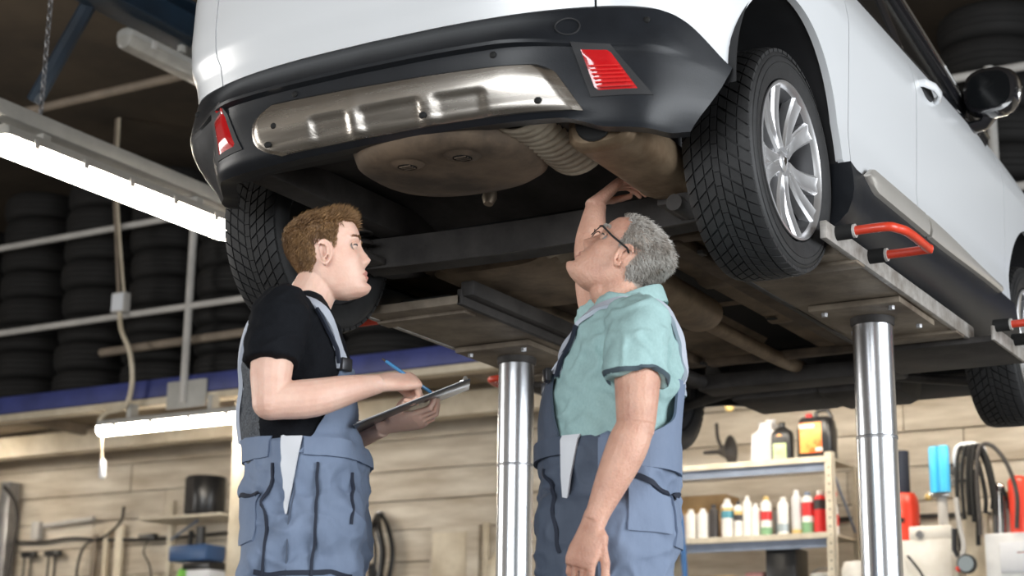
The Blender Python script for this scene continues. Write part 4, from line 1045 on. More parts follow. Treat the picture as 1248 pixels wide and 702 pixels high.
for s in (-1, 1):
    strap('shoulder_strap', BB, [(.085, s*.095, 1.255), (.065, s*.105, 1.31), (.02, s*.11, 1.375), (-.04, s*.105, 1.42), (-.11, s*.10, 1.40), (-.165, s*.085, 1.32), (-.19, s*.05, 1.2), (-.18, s*.025, 1.07)], .034, M['strap'], ovY, .006, .004)
    strap('strap_edge', BB, [(.075, s*.113, 1.262), (.05, s*.124, 1.31), (.0, s*.128, 1.375)], .008, M['navy'], ovY, .011, .003)
    q = BB.find_nearest(Vector((.09, s*.095, 1.262)))
    MB().box(q[0]+q[1]*.012, (.02, .036, .034), rz=math.atan2(q[1].y, q[1].x), bev=.004).build('buckle', M['buckle'], ovY, local=True)
    # leg seams, pocket mouth, back pocket, lower panel
    strap('seam_piping', BO, [(.045, s*.19, 1.00), (.048, s*.20, .93), (.045, s*.20, .82), (.04, s*.19, .70)], .007, M['navy'], ovY, .0035, .0025)
    strap('seam_piping', BO, [(-.085, s*.19, .995), (-.088, s*.20, .90), (-.075, s*.20, .80), (-.08, s*.19, .70)], .006, M['navy'], ovY, .0035, .0025)
    strap('pocket_mouth', BO, [(.135, s*.12, .985), (.128, s*.145, .92), (.118, s*.150, .85)], .006, M['navy'], ovY, .0035, .0025)
    strap('seam_line', BO, [(-.02, s*.2, 1.0), (-.018, s*.21, .9), (-.02, s*.2, .70)], .003, M['denim_dark'], ovY, .0, .0015)
    P = [[(lerp(-.10, -.165, i/6), s*lerp(.17, .10, i/6), lerp(.80, .93, j/8)) for i in range(7)] for j in range(9)]
    wrap_grid('back_pocket', BO, P, M['denim'], ovY, .003, .003)
    strap('pocket_trim', BO, [(-.10, s*.172, .925), (-.14, s*.14, .93), (-.168, s*.10, .932)], .012, M['navy'], ovY, .006, .002)
    strap('knee_panel_edge', BO, [(-.10, s*.19, .725), (-.02, s*.2, .728), (.06, s*.19, .732), (.12, s*.13, .735)], .012, M['navy'], ovY, .002, .002)
shoes(Yg, -.005, .088)
# clipboard, paper and pen are things of their own
RM = wmat(Yg)
ux = Vector((.271, 0, .114)).normalized(); uy = Vector((0, math.cos(.10), math.sin(.10))); uy = (uy-ux*uy.dot(ux)).normalized(); un = ux.cross(uy)
CB = RM @ (Matrix.Translation((.262, -.005, 1.174)) @ Matrix((ux, uy, un)).transposed().to_4x4())
M['board'] = mat('dark_clipboard', (.03, .032, .04), .35, var=.2, coat=.3)
M['paper'] = mat('white_paper', (.82, .82, .80), .8)
M['pen'] = mat('blue_pen', (.05, .22, .45), .3, coat=.5)
cl = thing('clipboard', 'dark clipboard with white paper held by the person in the black T-shirt', 'clipboard', tuple(CB.translation))
def cbm(mb): mb.v = [tuple(CB @ Vector(v)) for v in mb.v]; return mb
cbm(MB().box((0, 0, 0), (.315, .225, .004), bev=.0015)).build('board', M['board'], cl)
cbm(MB().box((-.005, 0, .0035), (.285, .205, .002))).build('paper', M['paper'], cl)
cbm(MB().box((.145, 0, .009), (.022, .10, .010), bev=.003).tube([(.150, -.05, .013), (.150, .05, .013)], .006, 10)).build('clip', M['chrome'], cl)
pa, pb = RM @ Vector((.196, -.120, 1.268)), RM @ Vector((.318, -.058, 1.196))
d_ = (pb-pa).normalized()
pn = thing('pen', 'blue ballpoint pen in the hand above the clipboard', 'pen', tuple(pb))
MB().tube([pa, pa+d_*.006, pb-d_*.016, pb-d_*.004, pb], [.003, .0046, .0046, .0024, .0008], 10).build('barrel', M['pen'], pn)
MB().tube([pa-d_*.010, pa], [.0025, .0028], 8).build('push_button', M['chrome'], pn)

# ---------------------------------------------------------------- older man reaching under the car (local x = towards image left)
Og = thing('person', 'grey-haired person with glasses in teal polo shirt reaching up under the car', 'person', (.60, -.40, 0), RZ+PI)
FO = dict(nose=.0245, chin=.008, kind='o')
HO = Matrix.Translation((.051, 0, 1.545)) @ Matrix.Rotation(-.79, 4, 'Y')
SH_O = [(.98, -.085, .240, .185), (1.05, -.088, .246, .186), (1.12, -.092, .248, .188), (1.18, -.098, .240, .192), (1.24, -.103, .222, .196), (1.30, -.100, .195, .198), (1.345, -.092, .165, .190), (1.38, -.078, .140, .160), (1.405, -.066, .125, .125), (1.425, -.056, .118, .100), (1.44, -.048, .112, .090)]
mb = MB(); loft(mb, [(z, xb+.026, xf-.026, b-.026) for z, xb, xf, b in SH_O[:-1]])
mb.tube([(.035, 0, 1.37), (.042, 0, 1.41), (.052, 0, 1.46), (.055, 0, 1.53)], [(.078, .068), (.074, .066), (.066, .064), (.050, .058)], 24, side=(1, 0, 0))
mb.sphere((.100, 0, 1.462), (.030, .045, .035), 14, 10)
# near arm (his left) hanging down, elbow slightly bent
mb.tube(spline([(.020, .170, 1.335), (.022, .215, 1.27), (.026, .243, 1.17), (.030, .250, 1.075)], 4), [.056, .058, .059, .060, .060, .059, .058, .057, .055, .053, .051, .049, .047], 18)
mb.sphere((.030, .250, 1.068), .045, 14, 10)
fa = spline([(.032, .250, 1.07), (.060, .254, 1.00), (.098, .254, .915), (.128, .252, .845)], 4)
mb.tube(fa, [(.045, .045), (.047, .046), (.049, .047), (.049, .046), (.048, .045), (.046, .043), (.043, .041), (.040, .038), (.037, .034), (.034, .031), (.031, .028), (.029, .027), (.029, .027)], 18)
dx = Vector((.30, 0, -.95)).normalized(); nb = Vector((.55, .80, .17)); nb = (nb-dx*nb.dot(dx)).normalized(); ty_ = nb.cross(dx)
FH = Matrix((dx, ty_, nb)).transposed().to_4x4(); FH.translation = Vector((.133, .252, .832))
hand(mb, FH, [(.35, .45, .25), (.38, .5, .3), (.42, .55, .3), (.48, .6, .3)], (.55, -.25, (.15, .25, .15)), scale=1.06)
# far arm (his right) raised: shoulder, elbow behind the face, wrist under the muffler
mb.tube(spline([(.03, -.160, 1.335), (.075, -.215, 1.42), (.105, -.240, 1.53), (.110, -.245, 1.60)], 4), [.058, .058, .058, .057, .056, .055, .054, .053, .051, .050, .048, .047, .046], 18)
mb.sphere((.111, -.245, 1.605), .045, 14, 10)
mb.tube(spline([(.111, -.245, 1.60), (.114, -.256, 1.67), (.106, -.270, 1.74), (.098, -.278, 1.785)], 4), [.045, .046, .047, .046, .044, .042, .039, .036, .034, .032, .030, .029, .029], 18)
dx = Vector((-.62, -.30, .62)).normalized(); nb = Vector((.62, .10, .75)); nb = (nb-dx*nb.dot(dx)).normalized(); ty_ = nb.cross(dx)
FH = Matrix((dx, ty_, nb)).transposed().to_4x4(); FH.translation = Vector((.093, -.280, 1.797))
hand(mb, FH, [(.5, .6, .4), (.55, .6, .4), (.6, .65, .4), (.65, .7, .4)], (.6, -.3, (.2, .3, .2)), scale=1.0)
build_head(mb, HO, FO)
me = remesh(mb, .0029, 2, 'body'); paint_head(me, HO, FO, .088)
def wrk(c, n_): return .0012*nz(c, 70, 4)
link('body', me, [M['skin_old'], M['scalp_old'], M['lip_old']], Og, True)
eyes(HO, Og, FO)
roots = []; R3 = HO.to_3x3()
for _ in range(60000):
    if len(roots) > 6500: break
    z = random.uniform(-.066, .119); th = random.uniform(0, 2*PI); p = head_pt(th, z, FO)
    if not scalp_ok(p, .088) or (p.z < .012 and abs(p.y) > .064 and p.x > -.03): continue
    crown_ = G(p.x+.055, .035)*G(p.y, .045)*sstep(.06, .09, p.z)
    if random.random() < crown_*.75: continue
    n_ = head_normal(th, z, FO); top = sstep(.062, .10, p.z)
    L_ = lerp(.017, .026, top)*random.uniform(.7, 1.2)*(.7 if p.z < -.04 else 1)
    d0 = n_*lerp(.45, .7, top)+Vector((-.45, 0, -.25*(1-top)))+Vector((random.gauss(0, .18), random.gauss(0, .2), random.gauss(0, .16)))
    d1 = n_*.18+Vector((-.7, 0, -.55*(1-top)))+Vector((random.gauss(0, .25), random.gauss(0, .25), random.gauss(0, .2)))
    roots.append((HO @ p, (R3 @ d0).normalized(), (R3 @ d1).normalized(), L_, random.uniform(.0007, .0012)))
strands(roots, M['hair_old'], 'hair', Og)
roots = []
for s in (1, -1):
    for _ in range(140):
        y = random.uniform(.014, .050); z = .0300+.004*math.sin((y-.014)/.036*2.2)+random.gauss(0, .002)
        best = min((head_pt(a, z, FO) for a in lin(0, s*1.5, 40)), key=lambda q: abs(q.y-s*y))
        roots.append((HO @ best, (R3 @ Vector((.5, s*.7, .35))).normalized(), (R3 @ Vector((.3, s*.9, -.1))).normalized(), .010, .0006))
strands(roots, M['hair_old'], 'eyebrows', Og)
# glasses
gl = MB()
for s in (1, -1):
    gl.tube([HO @ Vector((.103-.010*abs(math.cos(a)*.021+.033)/.05, s*(.033+.023*math.cos(a)), .008+.017*math.sin(a))) for a in lin(0, 2*PI, 28)[:-1]], .0014, 6, closed=True)
    gl.tube([HO @ Vector(q) for q in ((.093, s*.056, .016), (.086, s*.072, .017), (.05, s*.080, .014), (.0, s*.0815, .018), (-.012, s*.080, .012))], .0028, 8)
gl.tube([HO @ Vector((.105, y, .012)) for y in (-.011, 0, .011)], .0013, 6)
gl.build('glasses', M['black'], Og, local=True)
# polo shirt
mb = MB(); loft(mb, SH_O)
mb.tube(spline([(.022, .120, 1.352), (.022, .188, 1.318), (.024, .232, 1.24), (.026, .246, 1.185)], 4), [.070, .074, .077, .079, .079, .079, .078, .077, .076, .075, .075, .074, .074], 20)
mb.tube(spline([(.03, -.12, 1.345), (.06, -.185, 1.385), (.090, -.225, 1.47)], 4), [.070, .073, .074, .074, .073, .072, .071, .070, .070], 18)
me = remesh(mb, .0065, 6, 'polo_shirt')
def wr(c, n_):
    return .010*nz((c[0]*1.1, c[1]*.8, c[2]*.7), 10, 13)+.005*nz((c[0]-.8*c[2], c[1], .5*c[2]), 30, 3)+.008*math.sin(30*c[2]-24*c[0]+7*nz(c, 6, 4))*sstep(1.36, 1.15, c[2])*(.5+.5*sstep(.1, -.05, c[0]))
displace(me, lambda c, n_: 1.25*wr(c, n_)+fold((c[0], c[1], -c[2]), 7)); poloO = link('polo_shirt', me, M['polo'], Og, True); BT = bvh(me)
strap('sleeve_hem', BT, [(.0255+.085*math.cos(a), .244+.085*math.sin(a), 1.186+.010*math.cos(a)) for a in lin(0, 2*PI, 16)], .012, M['polo_trim'], poloO, .001, .0015, n=3)
rows = []
for v, rr, dz in ((0, -.004, 0), (.35, -.002, .022), (.5, .002, .028), (.62, .006, .024), (.85, .014, .002), (1, .020, -.018)):
    rows.append([(.036+(.083+rr)*math.cos(a)+.006*math.cos(a), (.080+rr)*math.sin(a), 1.415+dz-.038*math.cos(a)-.02*max(0, math.cos(a))**3) for a in lin(.30, 2*PI-.30, 44)])
MB().grid(rows).grid([[(p[0]*.985+.0005, p[1]*.97, p[2]-.002) for p in r_] for r_ in rows]).build('polo_collar', M['polo'], poloO, local=True)
# overalls
mb = MB()
loft(mb, [(.84, -.080, .236, .180), (.90, -.088, .250, .198), (.96, -.090, .256, .200), (1.01, -.094, .258, .198), (1.045, -.094, .258, .196), (1.06, -.092, .256, .194)], 32)
legs(mb, .075, -.082, .252, .100, k=1.1)
me = remesh(mb, .006, 6, 'overalls')
displace(me, lambda c, n_: .011*nz((c[0]*.8, c[1]*.8, c[2]*.7), 9, 25)+.007*math.sin(24*c[2]+18*c[0]+7*nz(c, 5, 12))*sstep(1.03, .93, c[2])+.005*nz((c[0]-.7*c[2], c[1], .6*c[2]), 24, 19)+fold(c, 31))
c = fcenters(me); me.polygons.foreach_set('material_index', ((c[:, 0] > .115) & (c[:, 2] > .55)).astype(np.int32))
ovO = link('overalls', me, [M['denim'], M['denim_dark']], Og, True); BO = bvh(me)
V_ = [tuple(v) for v in vco(poloO.data)]+[tuple(v) for v in vco(me)]; n0 = len(poloO.data.vertices)
BB = BVHTree.FromPolygons(V_, [tuple(p.vertices) for p in poloO.data.polygons]+[tuple(q+n0 for q in p.vertices) for p in me.polygons])
# drop the sleeves for the panels so that they lie on the trunk
mbt = MB(); loft(mbt, [(z, xb-.006, xf+.006, b+.006) for z, xb, xf, b in SH_O]); loft(mbt, [(.90, -.093, .256, .203), (.96, -.096, .262, .205), (1.06, -.098, .262, .199)], 32); bmT = mbt.bm(); BTr = BVHTree.FromBMesh(bmT)
def wrapO(name, z0, z1, edge, m, off, n=20, k=18, B=BTr): return wrapY(name, z0, z1, edge, m, off, n, k, .07, .45, ovO, B)
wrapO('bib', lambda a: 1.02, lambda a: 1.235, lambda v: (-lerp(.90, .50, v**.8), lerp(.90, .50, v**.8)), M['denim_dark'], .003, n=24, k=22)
wrapO('back_panel', lambda a: 1.03, lambda a: 1.215, lambda v: (lerp(1.75, 2.50, sstep(0, .55, v)), 2*PI-lerp(1.75, 2.50, sstep(0, .55, v))), M['denim'], .003, n=26, k=20)
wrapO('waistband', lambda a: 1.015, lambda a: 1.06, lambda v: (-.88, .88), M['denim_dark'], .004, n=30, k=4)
wrapO('waistband', lambda a: .985, lambda a: 1.035, lambda v: (1.62, 2*PI-1.62), M['denim'], .003, n=30, k=4)
wrapO('side_lining', lambda a: .88, lambda a: 1.062, lambda v: (.93-.05*v, .96+.16*v), M['lining'], .008, n=8, k=14)
wrapO('side_lining', lambda a: .88, lambda a: 1.062, lambda v: (-.96-.16*v, -.93+.05*v), M['lining'], .008, n=8, k=14)
for s in (1, -1):
    strap('shoulder_strap', BB, [(.215, s*.095, 1.225), (.195, s*.100, 1.29), (.15, s*.11, 1.355), (.08, s*.115, 1.395), (.0, s*.112, 1.395), (-.06, s*.095, 1.355), (-.098, s*.080, 1.28), (-.103, s*.065, 1.205)], .036, M['strap'], ovO, .006, .004)
    strap('strap_edge', BB, [(.222, s*.112, 1.215), (.20, s*.118, 1.28), (.16, s*.125, 1.34)], .010, M['navy'], ovO, .010, .003)
    q = BTr.find_nearest(Vector((.235, s*.095, 1.222)))
    MB().box(q[0]+q[1]*.020, (.016, .036, .034), rz=math.atan2(q[1].y, q[1].x), bev=.004).build('buckle', M['buckle'], ovO, local=True)
    P = [[(lerp(.045, -.060, i/8), s*lerp(.215, .165, i/8), lerp(.83, .945+.018*(-1+2*i/8)*-1, j/8)) for i in range(9)] for j in range(9)]
    wrap_grid('side_pocket', BO, P, M['denim'], ovO, .004, .003)
    strap('pocket_trim', BO, [(.045, s*.215, .962), (-.01, s*.205, .948), (-.060, s*.170, .934)], .014, M['navy'], ovO, .008, .002)
    P = [[(lerp(-.070, -.10, i/6), s*lerp(.15, .06, i/6), lerp(.80, .935, j/8)) for i in range(7)] for j in range(9)]
    wrap_grid('back_pocket', BO, P, M['denim'], ovO, .003, .003)
    strap('pocket_trim', BO, [(-.072, s*.150, .925), (-.09, s*.11, .93), (-.10, s*.06, .932)], .014, M['navy'], ovO, .006, .002)
    strap('pocket_mouth', BO, [(.24, s*.10, .985), (.225, s*.15, .93), (.21, s*.165, .86), (.20, s*.165, .78)], .009, M['navy'], ovO, .0035, .0025)
    strap('seam_line', BO, [(.10, s*.2, 1.01), (.105, s*.21, .9), (.10, s*.2, .70)], .004, M['navy'], ovO, .0, .0015)
bmT.free()
shoes(Og, .075, .098)
# ================================================================ LAMPS AND CEILING STEEL
def light_fixture(name, label, p0, p1, lit, off_up=.0):
    """weatherproof tube fitting between two points: body, end caps, clips, diffuser"""
    a, b = Vector(p0), Vector(p1); d = (b-a).normalized(); L_ = (b-a).length
    t = thing(name, label, 'light', tuple(a))
    u = Vector((0, 0, 1)); s = d.cross(u).normalized()
    def sec(k, poly, e): return [a+d*(k*L_)+s*(x*e*E_)+u*(z*e*E_) for x, z in poly]
    E_ = 1.25 if lit and p0[2] > 2.9 else 1
    body = [(-.055, .0), (-.050, .035), (-.02, .05), (.02, .05), (.050, .035), (.055, .0)]
    mb = MB(); ks = [(-.012, .7), (-.006, .95), (.01, 1), (.99, 1), (1.006, .95), (1.012, .7)]
    mb.grid([sec(k, body, e) for k, e in ks], close_u=True, cap=True); mb.build('housing', M['fixture'], t)
    dif = [(-.050, .002), (-.052, -.025), (-.035, -.055), (0, -.066), (.035, -.055), (.052, -.025), (.050, .002)]
    mb = MB(); mb.grid([sec(k, dif, e) for k, e in ks], close_u=True, cap=True); mb.build('diffuser', M['tube'] if lit else M['diffuser'], t)
    n = int(L_/.38)+1
    for i in range(n):
        for sg in (-1, 1):
            q = a+d*(L_*(i+.5)/n)+s*(.056*sg*E_); MB().box(q, (.012, .035, .045), rz=math.atan2(d.y, d.x)-PI/2, bev=.003).build('clip', M['whitepipe'], t)
    return t
t = light_fixture('tube_light', 'lit fluorescent tube light hanging on a chain left of the car', (-3.33, .98, 2.985), (-3.33, 2.58, 2.985), True)
ch = thing('light_rail', 'grey steel rail above the hanging lit tube light', 'rail', (-3.38, 1.0, 3.05))
MB().box((-3.34, 1.95, 3.115), (.10, 2.9, .075), bev=.006).build('channel', M['fixture'], ch)
for y in (1.25, 2.35): MB().box((-3.34, y, 3.064), (.05, .05, .03)).build('hanger', M['fixture'], ch)
cn = thing('hanging_chain', 'thin steel chain carrying the lit tube light', 'chain', (-3.34, 1.22, 3.2))
z = 3.20; k = 0
while z < 4.88:
    pts = [(-3.34+(.011*math.cos(a) if k % 2 else 0), 1.22+(0 if k % 2 else .011*math.cos(a)), z+.022*math.sin(a)) for a in lin(0, 2*PI, 10)[:-1]]
    MB().tube(pts, .0035, 5, closed=True).build('chain_link', M['greyfoot'], cn); z += .034; k += 1
MB().tube([(-3.34, 1.22, 3.14), (-3.34, 1.22, 3.20)], .008, 8).build('hook_rod', M['greyfoot'], cn)
light_fixture('tube_light', 'unlit fluorescent fitting under the dark blue ceiling beam', (-3.40, 1.80, 3.795), (-3.40, 3.35, 3.795), False)
M['steelblue'] = mat('dark_blue_ceiling_steel', (.010, .025, .045), .45, col2=(.006, .014, .025), scale=3)
bt = thing('ceiling_beam', 'dark blue steel ceiling beam with diagonal brace above the unlit light', 'beam', (-3.3, 3, 4.0))
for z in (4.09, 3.90): MB().box((-3.36, 2.9, z), (.20, 7.6, .018), bev=.003).build('flange', M['steelblue'], bt)
MB().box((-3.36, 2.9, 3.995), (.014, 7.6, .18)).build('web', M['steelblue'], bt)
for y in (2.2, 3.1): MB().box((-3.38, y, 3.873), (.03, .03, .04)).build('light_hanger', M['fixture'], bt)
MB().tube([(-3.463, 1.6, 3.93), (-3.80, 1.6, 3.45)], .042, 8).build('brace', M['steelblue'], bt)
MB().tube([(-3.36, -.5, 4.0), (-3.36, -.5, 4.88)], .035, 8).build('hanger_rod', M['steelblue'], bt)
MB().tube([(-3.36, 5.5, 4.0), (-3.36, 5.5, 4.88)], .035, 8).build('hanger_rod', M['steelblue'], bt)
tag(MB().tube([(-9.5, 3.6, 4.45), (2.0, 3.6, 4.45)], .03, 8).build('ceiling_conduit', M['brownpipe']), 'thin brown conduit running under the ceiling at upper left', 'pipe')

t = light_fixture('tube_light', 'lit tube light mounted below the blue mezzanine beam beside the cream post', (-6.36, 4.90, 2.50), (-4.98, 4.90, 2.50), True)
for x in (-6.1, -5.35): MB().box((x, 4.93, 2.60), (.04, .08, .10)).build('mount', M['fixture'], t)
light_fixture('tube_light', 'added lit tube hidden under the mezzanine to brighten the shelf of cans', (-2.4, 5.3, 2.56), (-1.0, 5.3, 2.56), True)  # added fill lamp, hidden behind the car, brightens shelf and planks
light_fixture('tube_light', 'added lit tube hidden under the mezzanine to brighten the machines', (-.75, 5.25, 2.56), (.65, 5.25, 2.56), True)  # another added lamp, unseen, lifts the pale machine fronts
light_fixture('tube_light', 'added lit tube under the mezzanine, out of view at far left, to brighten the wall', (-9.75, 5.4, 2.56), (-8.35, 5.4, 2.56), True)  # added lamp kept outside the frame to light the left wall
sw = thing('pull_switch', 'small white pull-cord switch hanging below the mezzanine tube light', 'switch', (-6.34, 4.9, 2.1))
MB().tube([(-6.355, 4.90, 2.49), (-6.35, 4.90, 2.38), (-6.335, 4.90, 2.26)], .010, 8).build('cord', M['cream'], sw)
MB().tube([(-6.333, 4.90, 2.265), (-6.328, 4.90, 2.25), (-6.320, 4.90, 2.14), (-6.318, 4.90, 2.125)], [.014, .024, .026, .018], 10).build('switch_body', M['lining'], sw)
jb = thing('junction_box', 'white junction box with cable fixed on the middle railing pipe', 'box', (-6.25, 4.88, 3.38))
MB().box((-6.245, 4.88, 3.415), (.13, .07, .15), bev=.008).build('housing', M['whitepipe'], jb)
MB().box((-6.245, 4.842, 3.415), (.11, .008, .13), bev=.003).build('lid', M['lining'], jb)
MB().tube(spline([(-6.24, 4.87, 3.34), (-6.20, 4.86, 3.20), (-6.10, 4.86, 3.02), (-6.06, 4.86, 2.80), (-6.12, 4.87, 2.63), (-6.30, 4.88, 2.60), (-6.38, 4.89, 2.55)], 6), .018, 8).build('cable', M['cream'], jb)
MB().tube(spline([(-6.27, 4.88, 3.49), (-6.33, 4.88, 3.9), (-6.40, 4.88, 4.4), (-6.42, 4.88, 4.88)], 5), .016, 8).build('cable', M['brownpipe'], jb)
MB().tube(spline([(-6.22, 4.88, 3.49), (-6.29, 4.87, 3.9), (-6.37, 4.87, 4.4), (-6.39, 4.87, 4.88)], 5), .010, 8).build('cable', M['cream'], jb)

# ================================================================ STACKED TYRES ON THE MEZZANINE
prof = [(.17, .02), (.175, .0), (.205, -.004), (.245, -.006), (.285, .006), (.306, .026), (.312, .045), (.316, .055), (.310, .06), (.316, .066), (.318, .095), (.312, .10), (.318, .106), (.318, .135), (.311, .14), (.316, .146), (.312, .165), (.306, .182), (.285, .202), (.245, .212), (.205, .210), (.175, .206), (.17, .186)]
tyre_me = MB().lathe(prof, n=30).mesh('stacked_tyre'); tyre_me.materials.append(M['rubber_old'])
ordn = ['lowest', 'second', 'third', 'fourth', 'fifth', 'sixth', 'seventh', 'eighth']
stk = [(-9.05, 'at the far left edge', 7), (-8.36, 'second from the far left', 7), (-7.66, 'left of the white junction box', 8), (-6.96, 'just left of the junction box cable', 8), (-6.27, 'directly behind the white junction box', 8), (-5.58, 'behind the white railing post at left', 7), (-4.88, 'right of the left railing post', 8), (-4.2, 'beside the rear wheel of the car', 8), (-.62, 'left of the door mirror of the car', 8), (.07, 'behind the door mirror of the car', 8), (.76, 'at the far right edge', 8)]
for x, where, n in stk:
    for k in range(n):
        o = bpy.data.objects.new('tyre', tyre_me); COL.objects.link(o)
        o.location = (x+random.uniform(-.015, .015), 5.42+random.uniform(-.015, .015), 2.822+k*.2185); o.rotation_euler = (0, 0, random.uniform(0, 6))
        tag(o, f'{ordn[k]} tyre from bottom, mezzanine stack {where}', 'tyre', 'tyres stacked on the mezzanine')

# ================================================================ SHELF WITH CANS
M['shelfcream'] = mat('cream_shelf_steel', (.66, .60, .48), .45, col2=(.5, .44, .34), scale=8)
M['shelfgrey'] = mat('blue_grey_shelf_steel', (.20, .24, .32), .45, var=.2)
M['canwhite'] = mat('white_can', (.78, .76, .72), .3, var=.1, scale=30)
M['candark'] = mat('dark_can', (.04, .035, .035), .3)
M['canred'] = mat('red_can', (.62, .03, .03), .3)
M['cangreen'] = mat('green_band', (.20, .38, .20), .35)
M['canblue'] = mat('blue_band', (.08, .28, .36), .35)
M['cangold'] = mat('gold_band', (.6, .42, .15), .35)
M['cangrey'] = mat('grey_can', (.36, .42, .45), .3, .3)
M['card'] = mat('cardboard', (.50, .32, .15), .8, col2=(.42, .26, .12), scale=6)
M['oilblack'] = mat('black_canister', (.015, .015, .016), .3)
M['orange'] = mat('orange_label', (.85, .16, .03), .4, col2=(.85, .36, .08), scale=9, lo=.5, hi=.56)
M['palegreen'] = mat('pale_green_label', (.62, .68, .42), .5, col2=(.36, .52, .20), scale=12)
M['greyplastic'] = mat('pale_grey_plastic', (.55, .54, .54), .5)
SX0, SX1, SYF, SYB = -2.45, -1.19, 5.86, 6.34
sf = thing('storage_shelf', 'cream steel shelf unit holding spray cans and oil canisters', 'shelf', (-1.8, 6.1, 0))
for x in (SX0, SX1):
    for y in (SYF, SYB):
        top = 2.10 if y == SYF else 2.06
        post = MB().box((x, y, top/2), (.05, .006, top)).box((x+(.022 if x < -2 else -.022)*-1, y+(.022 if y == SYF else -.022), top/2), (.006, .05, top)).build('upright', M['shelfcream'], sf)
        if y == SYF and x == SX1:
            for k in range(18): MB().lathe([(0, 0), (.006, 0), (.006, .002)], c=(x, y-.0045, 1.12+.052*k), axis='Y', n=8).build('upright_hole', M['black'], post)
for z in (.35, 1.02, 1.600, 2.070):
    sp = MB().box(((SX0+SX1)/2, (SYF+SYB)/2, z), (SX1-SX0, SYB-SYF-.01, .012)).box(((SX0+SX1)/2, SYF-.004, z-.012), (SX1-SX0, .008, .036)).build('shelf_board', M['shelfcream'], sf)
    MB().box(((SX0+SX1)/2, SYF+.02, z-.055), (SX1-SX0-.05, .012, .06)).build('shelf_rail', M['shelfgrey'], sp)
MB().tube([(SX1, SYF+.03, 2.03), (SX1, SYB-.03, 1.65)], .008, 6).build('cross_brace', M['shelfgrey'], sf)
def can(x, h, m, top, label, bands=(), r_=.033, y=5.96, nozzle=True):
    t = thing('spray_can', label, 'can', (x, y, 1.606), group='cans on the lower shelf board')
    b = MB().lathe([(0, 0), (r_, 0), (r_, .004), (r_, h*.80), (r_*.92, h*.84), (r_*.55, h*.89), (r_*.52, h*.90)], c=(x, y, 1.606), n=18).build('body', m, t)
    for z0, z1, bm_ in bands: MB().lathe([(r_+.0006, h*z0), (r_+.0006, h*z1)], c=(x, y, 1.606), n=18).build('label_band', bm_, b)
    MB().lathe([(r_*.52, h*.89), (r_*.54, h*.90), (r_*.50, h*.985), (r_*.3, h), (0, h)], c=(x, y, 1.606), n=14).build('cap', top, t)
def cans():
    W_ = M['canwhite']
    can(-2.17, .20, W_, W_, 'plain white can at the left end of the can row', (), .037)
    can(-2.085, .20, W_, W_, 'plain white can second from the left beside the dark can', (), .040)
    can(-2.01, .225, M['candark'], M['candark'], 'dark brown can in the row of spray cans')
    can(-1.915, .255, W_, W_, 'large white spray can with blue and gold band', ((.50, .68, M['canblue']), (.68, .76, M['cangold'])), .041)
    can(-1.838, .235, W_, M['candark'], 'slim white spray can with black band', ((.46, .62, M['candark']), (.62, .72, M['cangold'])), .030)
    can(-1.778, .265, W_, W_, 'tall slim white spray can right of the black-banded can', (), .029)
    can(-1.722, .215, W_, W_, 'short white spray can left of the red-square can', (), .030)
    can(-1.65, .255, W_, M['cangold'], 'white spray can with red square and green foot', ((.40, .62, M['canred']), (.03, .22, M['cangreen'])), .036)
    can(-1.585, .20, M['cangrey'], M['cangrey'], 'blue-grey spray can partly behind white ones', (), .032, 6.03)
    can(-1.535, .245, W_, W_, 'white spray can right of the blue-grey can', ((.1, .3, M['cangrey']),), .036)
    can(-1.445, .285, M['greyplastic'], W_, 'tallest pale grey spray can in the row', ((.02, .12, M['cangold']),), .033)
    can(-1.372, .27, W_, M['shelfgrey'], 'white spray can with red label and green foot next to the red bottle', ((.42, .74, M['canred']), (.03, .28, M['cangreen'])), .038)
    can(-1.290, .27, M['canred'], W_, 'red spray can with dark collar near the shelf post', ((.56, .78, M['candark']),), .040)
cans()
sb = thing('spray_bottle', 'red and white trigger spray bottle beside the shelf post', 'bottle', (-1.215, 6.0, 1.606))
MB().lathe([(0, 0), (.035, 0), (.036, .12), (.030, .17), (.014, .21), (.014, .23)], c=(-1.222, 6.0, 1.606), n=18).build('body', M['canwhite'], sb)
MB().lathe([(.0368, .05), (.0368, .12)], c=(-1.222, 6.0, 1.606), n=18).build('label_band', M['canred'], sb)
MB().box((-1.232, 6.0, 1.855), (.075, .028, .035), bev=.008).tube([(-1.255, 6.0, 1.84), (-1.265, 6.0, 1.80)], .006, 6).build('trigger_head', M['canred'], sb)
tag(MB().box((-2.17, 6.18, 1.76), (.40, .22, .30), bev=.006).build('cardboard_box', M['card']), 'brown cardboard box behind the cans on the lower shelf board', 'box')
